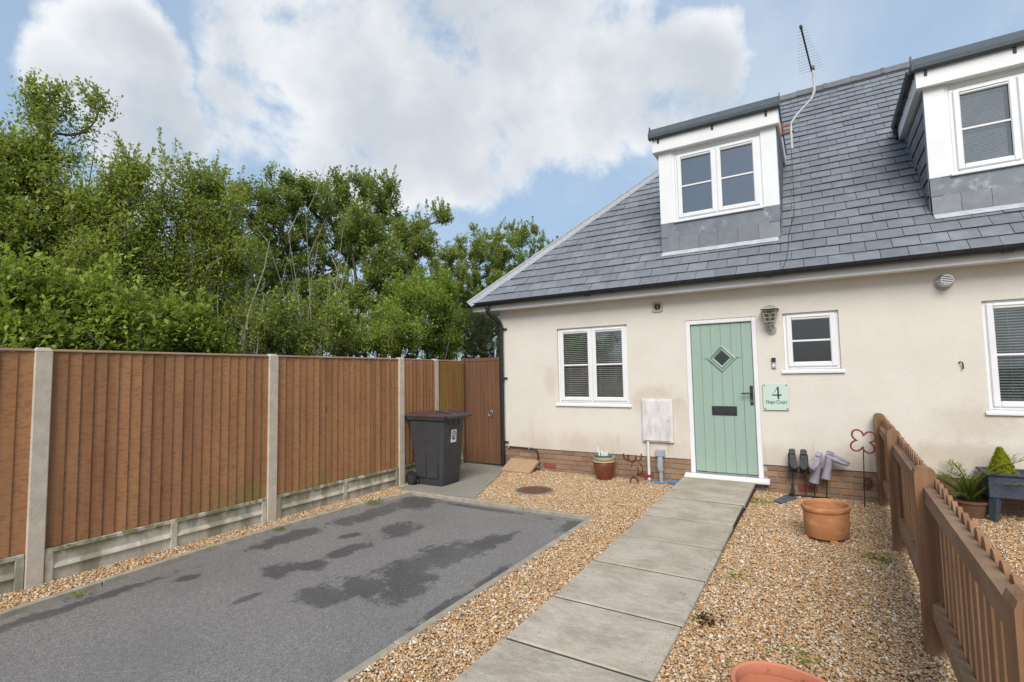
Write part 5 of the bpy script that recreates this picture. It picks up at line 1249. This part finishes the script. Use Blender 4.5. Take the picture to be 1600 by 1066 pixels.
def tree(name, label, cat, base, blobs, leafmat, nleaf, lsize=.055, seed=1, trunk_r=.06, bark='bark', stems=1, wid=.5, per=26, spray=.24, up=.35, group=None, lean=(0, 0), bare=0, shoots=0, slen=.45):
    """blobs: (centre xyz, radii xyz, weight). Twig tips fill the blobs, joined to the nearest older wood; leaves sit along the twigs."""
    rg = np.random.default_rng(seed); base = np.array(base, float)
    Tm = thing(name, tuple(base), label, cat, group)
    w = np.array([b[2]*np.prod(b[1])**(2/3) for b in blobs]); w /= w.sum(); nt_ = max(30, nleaf//per)
    tips = []
    for (c, r, wt), q in zip(blobs, w):
        k = max(3, int(nt_*q)); d = unit(rg.normal(size=(k, 3))); rad = rg.random(k)**.42*(1+.20*rg.normal(size=k))
        # clumps: pull tips toward a few random centres so that the outline breaks up
        p = d*rad[:, None]; cl = unit(rg.normal(size=(max(3, k//14), 3)))*(.35+.65*rg.random((max(3, k//14), 1)))
        near = np.argmin(((p[:, None]-cl[None])**2).sum(2), 1); p = p+(cl[near]-p)*.52
        tips.append(np.array(c)+p*np.array(r))
    tips = np.concatenate(tips); tips = tips[tips[:, 2] > .15]
    top = tips[:, 2].max(); cen = tips.mean(0)
    nodes = []; rads = []; par = []
    segs = []
    for s in range(stems):
        ang = 2*math.pi*s/stems+rg.random(); off = np.array([math.cos(ang), math.sin(ang), 0])*(.12 if stems > 1 else 0)
        prev = None; goal = cen+np.array([math.cos(ang), math.sin(ang), 0])*(.5 if stems > 1 else 0.0)
        for q in np.linspace(0, 1, 9):
            p = base+off*(1+q)+(goal-base)*np.array([q**1.3, q**1.3, 0])+np.array([0, 0, (top-base[2])*.82*q])+rg.normal(size=3)*.05*(q > 0)
            nodes.append(p); par.append(prev); rads.append(trunk_r*max(0, 1-1.05*q)**.8/math.sqrt(stems)+.005); prev = len(nodes)-1
    ntr = len(nodes)
    order = np.argsort(np.linalg.norm(tips-base, axis=1))
    NP = np.zeros((ntr+len(tips)*3, 3)); NP[:ntr] = nodes; cnt = ntr; tipdir = []
    for ti in order:
        p = tips[ti]; nn = NP[:cnt]; d2 = ((nn-p)**2).sum(1)+np.where(nn[:, 2] > p[2]+.02, .5, 0)
        j = int(np.argmin(d2)); a = NP[j]; mid = a*.5+p*.5+np.array([0, 0, -.10*np.linalg.norm(p-a)])+rg.normal(size=3)*.02
        NP[cnt] = mid; par.append(j); NP[cnt+1] = p; par.append(cnt); rads += [0, 0]; cnt += 2
        tipdir.append((ti, unit(p-mid), np.linalg.norm(p-a)))
    # long young shoots breaking the outline
    SP, SD, SL = [], [], []
    if shoots:
        cand = np.argsort(-(tips[:, 2]+rg.normal(size=len(tips))*.55))[:max(shoots*2, 10)]
        for ti in rg.choice(cand, shoots, replace=shoots > len(cand)):
            d_ = unit(np.array([rg.normal()*.38, rg.normal()*.38, 1.0])); SP.append(tips[ti]); SD.append(d_); SL.append(slen*rg.uniform(.5, 1.5))
    # pipe model radii
    load = np.zeros(cnt)
    for i in range(cnt-1, -1, -1):
        load[i] += 1
        if par[i] is not None: load[par[i]] += load[i]
    rr_ = np.clip(.0022*np.sqrt(load), .0028, trunk_r)
    for i in range(ntr): rr_[i] = max(rr_[i], rads[i])
    # wood mesh, three sided
    idx = [i for i in range(cnt) if par[i] is not None]; A = NP[[par[i] for i in idx]]; Bq = NP[idx]; ra = rr_[[par[i] for i in idx]]; rb = rr_[idx]; ra = np.minimum(ra, rb*1.6+.002)
    if SP:
        SPa, SDa, SLa = np.array(SP), np.array(SD), np.array(SL)
        A = np.concatenate([A, SPa]); Bq = np.concatenate([Bq, SPa+SDa*SLa[:, None]]); ra = np.concatenate([ra, np.full(len(SP), .0045)]); rb = np.concatenate([rb, np.full(len(SP), .0018)]); idx = idx+[0]*len(SP)
    t_ = unit(Bq-A); u_ = unit(np.cross(t_, np.array([.31, .2, .93]))); v_ = np.cross(t_, u_); m_ = len(idx); V = np.empty((m_, 8, 3), np.float32)
    for k in range(4):
        an = math.pi/2*k; o_ = u_*math.cos(an)+v_*math.sin(an); V[:, k] = A+o_*ra[:, None]; V[:, 4+k] = Bq+o_*rb[:, None]
    me = bpy.data.meshes.new('trunk'); me.vertices.add(m_*8); me.vertices.foreach_set('co', (V-base.astype(np.float32)).ravel())
    f = np.array([[0, 1, 5, 4], [1, 2, 6, 5], [2, 3, 7, 6], [3, 0, 4, 7]]); LI = (np.arange(m_)[:, None, None]*8+f[None]).ravel().astype(np.int32)
    me.loops.add(len(LI)); me.loops.foreach_set('vertex_index', LI); me.polygons.add(m_*4); me.polygons.foreach_set('loop_start', np.arange(m_*4, dtype=np.int32)*4)
    me.polygons.foreach_set('use_smooth', np.ones(m_*4, bool)); me.materials.append(MATS[bark]); me.update()
    o = bpy.data.objects.new('trunk', me); COL.objects.link(o); o.parent = Tm
    if nleaf <= 0 or bare: return Tm
    ti = np.array([q[0] for q in tipdir]); td = np.array([q[1] for q in tipdir])
    k = len(ti); rep = rg.integers(0, k, nleaf)
    s = rg.random(nleaf)**.8; tdir = unit(td[rep]+np.array([0, 0, up])*.6)
    P = tips[ti[rep]]-tdir*(spray*.55)+tdir*(s*spray)[:, None]+rg.normal(size=(nleaf, 3))*spray*.20
    side = unit(np.cross(tdir, rg.normal(size=(nleaf, 3)))); D = unit(tdir*.65+side*.85+np.array([0, 0, .15])); 
    Nn = unit(np.cross(D, np.cross(np.array([0, 0, 1.])+rg.normal(size=(nleaf, 3))*.55, D)))
    tip_t = rg.random(k); tone = np.clip(.30*tip_t[rep]+.48*rg.random(nleaf)+.22*s, 0, .98); tone[rg.random(nleaf) < .012] = 1.0
    if SP:
        ns = int(60*len(SP)*slen/.45); w_ = rg.integers(0, len(SP), ns); q_ = rg.random(ns); sdir = unit(np.cross(SDa[w_], rg.normal(size=(ns, 3))))
        P2 = SPa[w_]+SDa[w_]*(SLa[w_]*q_)[:, None]+sdir*(.045*(1-q_)*rg.random(ns))[:, None]; D2 = unit(SDa[w_]*.7+sdir*.8); N2 = unit(np.cross(D2, np.cross(np.array([0, 0, 1.])+rg.normal(size=(ns, 3))*.5, D2)))
        P = np.concatenate([P, P2]); D = np.concatenate([D, D2]); Nn = np.concatenate([Nn, N2]); tone = np.concatenate([tone, np.clip(.35+.5*rg.random(ns), 0, .98)]); nleaf += ns
    me = leaves_mesh('crown', P-base, D, Nn, lsize*rg.lognormal(0, .28, nleaf), wid, tone, leafmat)
    o = bpy.data.objects.new('crown', me); COL.objects.link(o); o.parent = Tm
    return Tm
def blob(u, v, ru, rv, X, depth=.8, w=1.0):
    c = at_x(u, v, X); s = np.linalg.norm(c-CC)/CF
    # crown radius across the line of sight and in depth; x and y share it
    ru_, rv_ = ru*s, rv*s
    return (c, (max(.25, ru_*.8), max(.2, ru_*.95), rv_), w)
def tr(name, label, X, px_base, bl, leaf, n, **k):
    b = at_x(px_base, 600, X); b[2] = -.16
    return tree(name, label, k.pop('cat', 'tree'), b, [blob(*q[:4], X+(q[4] if len(q) > 4 else 0), w=(q[5] if len(q) > 5 else 1)) for q in bl], leaf, n, **k)
tr('privet_tree', 'tallest tree at the far left, small leaves and long top shoots', -6.3, 40, [(45, 350, 85, 70), (60, 265, 38, 44), (10, 265, 38, 55), (68, 195, 16, 30, 0, .6), (82, 158, 11, 14, 0, .5), (55, 150, 9, 10, 0, .4), (150, 165, 15, 8, 0, .5), (130, 205, 6, 16, 0, .25), (108, 250, 10, 18, 0, .3), (10, 420, 70, 80), (110, 400, 60, 70)], 'leaf_privet', 51060, seed=11, trunk_r=.075, stems=2, lsize=0.044, up=1.1, spray=.32, shoots=40, slen=0.28)
tr('privet_tree', 'slender upright small leaved tree second from the left', -5.5, 190, [(215, 330, 42, 62), (205, 280, 16, 30, 0, .6), (160, 325, 34, 55), (170, 420, 70, 65), (250, 410, 45, 60), (205, 500, 100, 55)], 'leaf_privet', 44400, seed=12, trunk_r=.05, stems=3, lsize=0.040, up=1.1, spray=.32, shoots=70, slen=0.34)
tr('privet_tree', 'small leaved tree with an arching left shoot above the widest panel', -5.4, 330, [(325, 345, 48, 52), (300, 290, 30, 10, 0, .7), (270, 272, 18, 6, 0, .5), (350, 400, 48, 55), (300, 440, 48, 55), (340, 500, 60, 50), (335, 300, 12, 18, 0, .4)], 'leaf_privet', 33300, seed=13, trunk_r=.045, stems=2, bark='bark_pale', lsize=0.040, up=1.1, spray=.32, shoots=60, slen=0.40)
tr('hawthorn_tree', 'dark broad thorn tree with loose rounded top in the middle', -8.2, 450, [(410, 340, 62, 52), (470, 315, 60, 40), (440, 285, 26, 16, 0, .7), (540, 305, 42, 30), (590, 300, 34, 24, 0, .8), (605, 335, 30, 30), (530, 285, 10, 16, 0, .4), (380, 300, 22, 14, 0, .6), (400, 430, 70, 70), (470, 400, 60, 60), (540, 370, 55, 50), (430, 500, 90, 60)], 'leaf_dark', 82584, seed=14, trunk_r=.12, stems=2, lsize=0.052, wid=.62, shoots=60, slen=0.45)
tr('maple_tree', 'yellowish green tree with an arching spray towards the house', -6.8, 590, [(590, 395, 50, 45), (635, 365, 34, 26), (690, 340, 24, 12, 0, .8), (665, 350, 14, 8, 0, .5), (655, 390, 40, 34), (560, 350, 34, 36), (590, 470, 70, 60), (520, 470, 46, 50), (530, 535, 60, 30), (640, 440, 46, 46)], 'leaf_olive', 61050, seed=15, trunk_r=.07, stems=3, lsize=0.050, wid=.62, shoots=50, slen=0.42)
tr('laurel_bush', 'bright green dense bush above the fence left of the house corner', -5.0, 650, [(655, 470, 56, 46), (700, 500, 30, 50), (620, 520, 60, 42), (690, 455, 26, 34), (690, 540, 50, 30)], 'leaf_laurel', 37962, seed=16, cat='bush', trunk_r=.04, stems=3, lsize=0.049, wid=.42, up=.8, shoots=60, slen=0.25)
tr('hedge_tree', 'olive green tree furthest back beside the roof hip', -10.5, 770, [(780, 390, 50, 30), (735, 395, 36, 32), (820, 372, 30, 20, 0, .8), (850, 400, 30, 30), (740, 362, 14, 10, 0, .5), (795, 358, 14, 10, 0, .5), (760, 445, 60, 55), (700, 415, 46, 44), (830, 440, 40, 50), (745, 500, 60, 55), (790, 430, 50, 45), (720, 460, 50, 50), (690, 500, 50, 50)], 'leaf_olive', 86580, seed=17, trunk_r=.12, stems=2, lsize=0.078, wid=.5, shoots=60, slen=0.55)
tr('dark_bush', 'dark feathery evergreen bush tucked against the house corner', -4.75, 752, [(752, 510, 24, 40), (733, 520, 20, 36), (768, 505, 16, 40), (750, 545, 36, 26)], 'leaf_broom', 24864, seed=18, cat='bush', trunk_r=.03, stems=4, lsize=0.042, wid=.14, up=1.6, spray=.34)
tr('privet_bush', 'bright leafy shrub over the fence panel at the left edge', -4.7, 40, [(40, 525, 60, 30), (95, 500, 34, 36), (15, 470, 30, 40), (60, 470, 20, 26, 0, .7)], 'leaf_bright', 9990, seed=21, cat='bush', trunk_r=.03, stems=3, lsize=0.055, wid=.48, shoots=50, slen=0.35)
tr('privet_bush', 'bright leafy shrub behind the first tall concrete post', -4.6, 170, [(165, 505, 40, 36), (150, 465, 18, 26, 0, .7), (215, 525, 40, 26), (130, 535, 40, 22)], 'leaf_bright', 9324, seed=22, cat='bush', trunk_r=.03, stems=3, lsize=0.055, wid=.48, shoots=50, slen=0.35)
tr('privet_bush', 'bright leafy shrub peeping over the middle of the widest panel', -4.7, 280, [(275, 515, 44, 36), (330, 535, 40, 22)], 'leaf_bright', 6660, seed=23, cat='bush', trunk_r=.03, stems=3, lsize=0.055, wid=.48, shoots=40, slen=0.32)
tr('bramble_bush', 'tangled olive shrub over the second concrete post', -4.8, 430, [(420, 520, 44, 30), (480, 530, 40, 26), (440, 490, 24, 30, 0, .6)], 'leaf_olive', 5994, seed=24, cat='bush', trunk_r=.025, stems=4, lsize=0.042, wid=.55, shoots=40, slen=0.35)
tr('bramble_bush', 'tangled yellow green shrub over the panel left of the bin', -4.8, 560, [(545, 525, 40, 30), (590, 535, 34, 24), (520, 490, 24, 30, 0, .5)], 'leaf_privet', 5994, seed=25, cat='bush', trunk_r=.025, stems=4, lsize=0.042, wid=.55, shoots=40, slen=0.35)
tree('privet_tree', 'broad tree mirrored in the ground floor window beside the downpipe', 'tree', (-6.6, -11.0, -.16), [((-6.6, -11.0, 2.6), (1.5, 2.4, 1.5), 1), ((-6.4, -9.6, 2.2), (1.2, 1.3, 1.3), 1), ((-6.6, -12.6, 2.4), (1.2, 1.4, 1.3), 1), ((-6.6, -11.2, 4.0), (1.0, 1.4, .9), 1)], 'leaf_privet', 22000, lsize=.07, seed=51, trunk_r=.08, stems=2)
def dead_shrub(base_px, X, tips, label, seed, r0=.022):
    rg = random.Random(seed); b = at_x(base_px, 600, X); b[2] = -.16; T_ = thing('dead_shrub', tuple(b), label, 'shrub'); m = MB(); b = Vector(b)
    def grow(p, d, ln, r, dep):
        pts = [p]; q = p.copy(); dd = d.copy()
        for k in range(6):
            dd = (dd+Vector((rg.gauss(0, .05), rg.gauss(0, .05), rg.gauss(.01, .04)))).normalized(); q = q+dd*(ln/6); pts.append(q.copy())
        m.tube(pts, [max(.0022, r*(1-.8*k/6)) for k in range(7)], 5)
        if dep:
            for k in (2, 3, 4, 5, 6):
                if rg.random() < .85: grow(pts[k], (dd+Vector((rg.gauss(0, .55), rg.gauss(0, .55), rg.gauss(.1, .35)))).normalized(), ln*rg.uniform(.10, .22), r*.40, dep-1)
    for (u, v, dx) in tips:
        t_ = Vector(at_x(u, v, X+dx)); v_ = t_-b; grow(b+Vector((rg.gauss(0, .05), rg.gauss(0, .05), 0)), v_.normalized(), v_.length, r0*rg.uniform(.6, 1.0), 1)
    m.build('branches', 'bark_pale', T_, smooth=True)
dead_shrub(492, -5.2, [(500, 345, 0), (511, 352, .1), (462, 400, .1), (447, 380, -.1), (445, 425, .2), (530, 425, .1), (540, 400, -.1), (484, 370, .2)], 'leafless pale dead shrub with upright bare branches among the trees', 31, .019)
dead_shrub(362, -4.9, [(372, 480, .1), (398, 455, .1), (420, 462, 0)], 'bare pale branches left of the dead shrub, above the widest panel', 32, .015)

# house glimpsed through the trees
FH = thing('far_house', (-22, 4, -.16), 'pale house with grey tiled roof glimpsed through the trees behind the fence', 'house')
c = at_x(360, 500, -22); yc = c[1]
m = MB().box(-26, -22, yc-4, yc+4, -.16, 3.1); m.build('wall', 'far_wall', FH)
rf = MB().prism([(-26.3, 3.0), (-21.7, 3.0), (-21.7, 3.12), (-24, 5.4), (-26.3, 3.12)], 'y', yc-4.2, yc+4.2).build('roof', 'far_roof', FH)
for k in range(9):
    q = k/9; MB().prism([(-21.72-2.28*q, 3.14+2.28*q), (-21.68-2.28*q, 3.15+2.28*q), (-21.96-2.28*q, 3.43+2.28*q), (-22.0-2.28*q, 3.41+2.28*q)], 'y', yc-4.2, yc+4.2).build('tile_course', 'far_roof', rf)
for yy in (yc-2.2, yc+1.4):
    wn = MB().box(-21.999, -21.95, yy, yy+1.1, 1.1, 2.2).build('window', 'upvc', FH); MB().box(-21.949, -21.945, yy+.08, yy+1.02, 1.18, 2.12).build('pane', 'anthracite', wn)

# golden conifer and palm beyond the picket fence
GC = thing('golden_conifer', (3.13, -.24, .42), 'small cone shaped golden yellow conifer growing in the legged planter', 'shrub')
rg_ = np.random.default_rng(8); n_ = 7000; hz_ = rg_.random(n_)**1.35; az_ = rg_.uniform(0, 6.283, n_); lob = 1+.16*np.sin(az_*5+hz_*23)+.12*np.sin(az_*9-hz_*41)
rr2 = .105*(1-hz_)**.85*lob*(.55+.45*rg_.random(n_)**.4)+.004
C_ = np.stack([np.cos(az_)*rr2, np.sin(az_)*rr2, .01+hz_*.275+rg_.normal(size=n_)*.006], 1); O_ = np.stack([np.cos(az_), np.sin(az_), np.zeros(n_)], 1)
D_ = unit(O_*.55+np.array([0, 0, .95])+rg_.normal(size=(n_, 3))*.28); N_ = unit(np.cross(D_, np.cross(O_+np.array([0, 0, .3]), D_)))
o = bpy.data.objects.new('crown', leaves_mesh('crown', C_, D_, N_, .024*rg_.uniform(.6, 1.3, n_), .4, np.clip(.25+.5*rg_.random(n_)+.25*(rr2/.12), 0, .97), 'leaf_golden')); COL.objects.link(o); o.parent = GC
MB().tube([(3.13, -.24, .40), (3.13, -.24, .60)], [.010, .004], 6).build('stem', 'bark', GC)
PT = thing('palm_plant', (2.86, -.25, .13), 'spiky green palm with arching fronds beyond the picket fence', 'plant')
rg = random.Random(5)
for k in range(20):
    az = 2*math.pi*k/20+rg.uniform(-.2, .2); el = R_(rg.uniform(35, 85)); ln = rg.uniform(.42, .62)*(1.15 if math.cos(az) > .6 else 1)
    pts = []; dirs = []
    for q in np.linspace(0, 1, 12):
        e2 = el-q*q*R_(62); pts.append(np.array([2.86, -.25, .14])+sum([np.array([math.cos(az)*math.cos(el-(w*w)*R_(62)), math.sin(az)*math.cos(el-(w*w)*R_(62)), math.sin(el-(w*w)*R_(62))])*ln/12 for w in np.linspace(0, q, max(1, int(q*12)))], np.zeros(3)) if q > 0 else np.array([2.86, -.25, .14]))
    C_, D_, N_ = [], [], []
    for i in range(2, 12):
        t_ = unit(pts[i]-pts[i-1]); sd_ = unit(np.cross(t_, np.array([0, 0, 1.])))
        for sg_ in (-1, 1):
            for h_ in (0, .5):
                C_.append(pts[i-1]*(1-h_)+pts[i]*h_); D_.append(unit(t_*.9+sd_*sg_*.7+np.array([0, 0, .25]))); N_.append(unit(np.cross(D_[-1], np.cross(np.array([0, 0, 1.]), D_[-1]))))
    n_ = len(C_); tn = np.full(n_, rg.uniform(.3, .9)); 
    if rg.random() < .2: tn[:] = 1.0
    me = leaves_mesh('frond', np.array(C_)-np.array([2.86, -.25, .13]), np.array(D_), np.array(N_), np.array([.12]*n_)*np.random.default_rng(k).uniform(.7, 1.1, n_), .10, tn, 'leaf_palm')
    o = bpy.data.objects.new('frond', me); COL.objects.link(o); o.parent = PT
    MB().tube([tuple(p) for p in pts], [.005]*6+[.003]*6, 5).build('stalk', 'leaf_palm', o)
# weeds in the gravel
def weed(x, y, z, n, size, mat, label, name='weed', flat=.6, sp=.05):
    rg = np.random.default_rng(int(abs(x*1000+y*77))); az = rg.uniform(0, 6.28, n); el = rg.uniform(.1, 1.2, n)*flat
    D = np.stack([np.cos(az)*np.cos(el), np.sin(az)*np.cos(el), np.sin(el)], 1); C_ = rg.normal(size=(n, 3))*np.array([sp, sp, .004])+np.array([0, 0, .004]); C_[:, 2] = np.abs(C_[:, 2])
    Nn = unit(np.cross(D, np.cross(np.array([0, 0, 1.]), D))); me = leaves_mesh(name, C_, D, Nn, size*rg.uniform(.6, 1.3, n), .4, rg.random(n)*.9, mat)
    o = bpy.data.objects.new(name, me); COL.objects.link(o); o.location = (x, y, z); return tag(o, label, 'weed', 'weeds in the gravel')
weed(.92, -3.92, 0, 70, .035, 'leaf_red', 'dark red creeping weed in the gravel beside the path')
weed(.90, -.62, 0, 70, .04, 'leaf_dark', 'green weed tuft at the top of the path edge', sp=.09)
weed(1.93, -2.15, 0, 90, .035, 'leaf_dark', 'dull green weed in the gravel left of the picket fence', sp=.07)
weed(1.42, -4.1, 0, 40, .03, 'leaf_bright', 'tiny bright weed in the gravel behind the pinkish planter')
weed(.98, -3.1, 0, 30, .03, 'leaf_bright', 'tiny bright weed in the gravel near the middle of the path')
weed(-3.19, -5.72, -.035, 26, .035, 'leaf_dark', 'green weed growing against the drive kerb at the left', sp=.035)
weed(-3.26, -2.75, -.005, 60, .04, 'leaf_privet', 'green weed on the kerb below the panel left of the bin', sp=.05)
weed(-3.36, -4.0, -.02, 40, .035, 'leaf_privet', 'small weed on the kerb below the second concrete post', sp=.03)
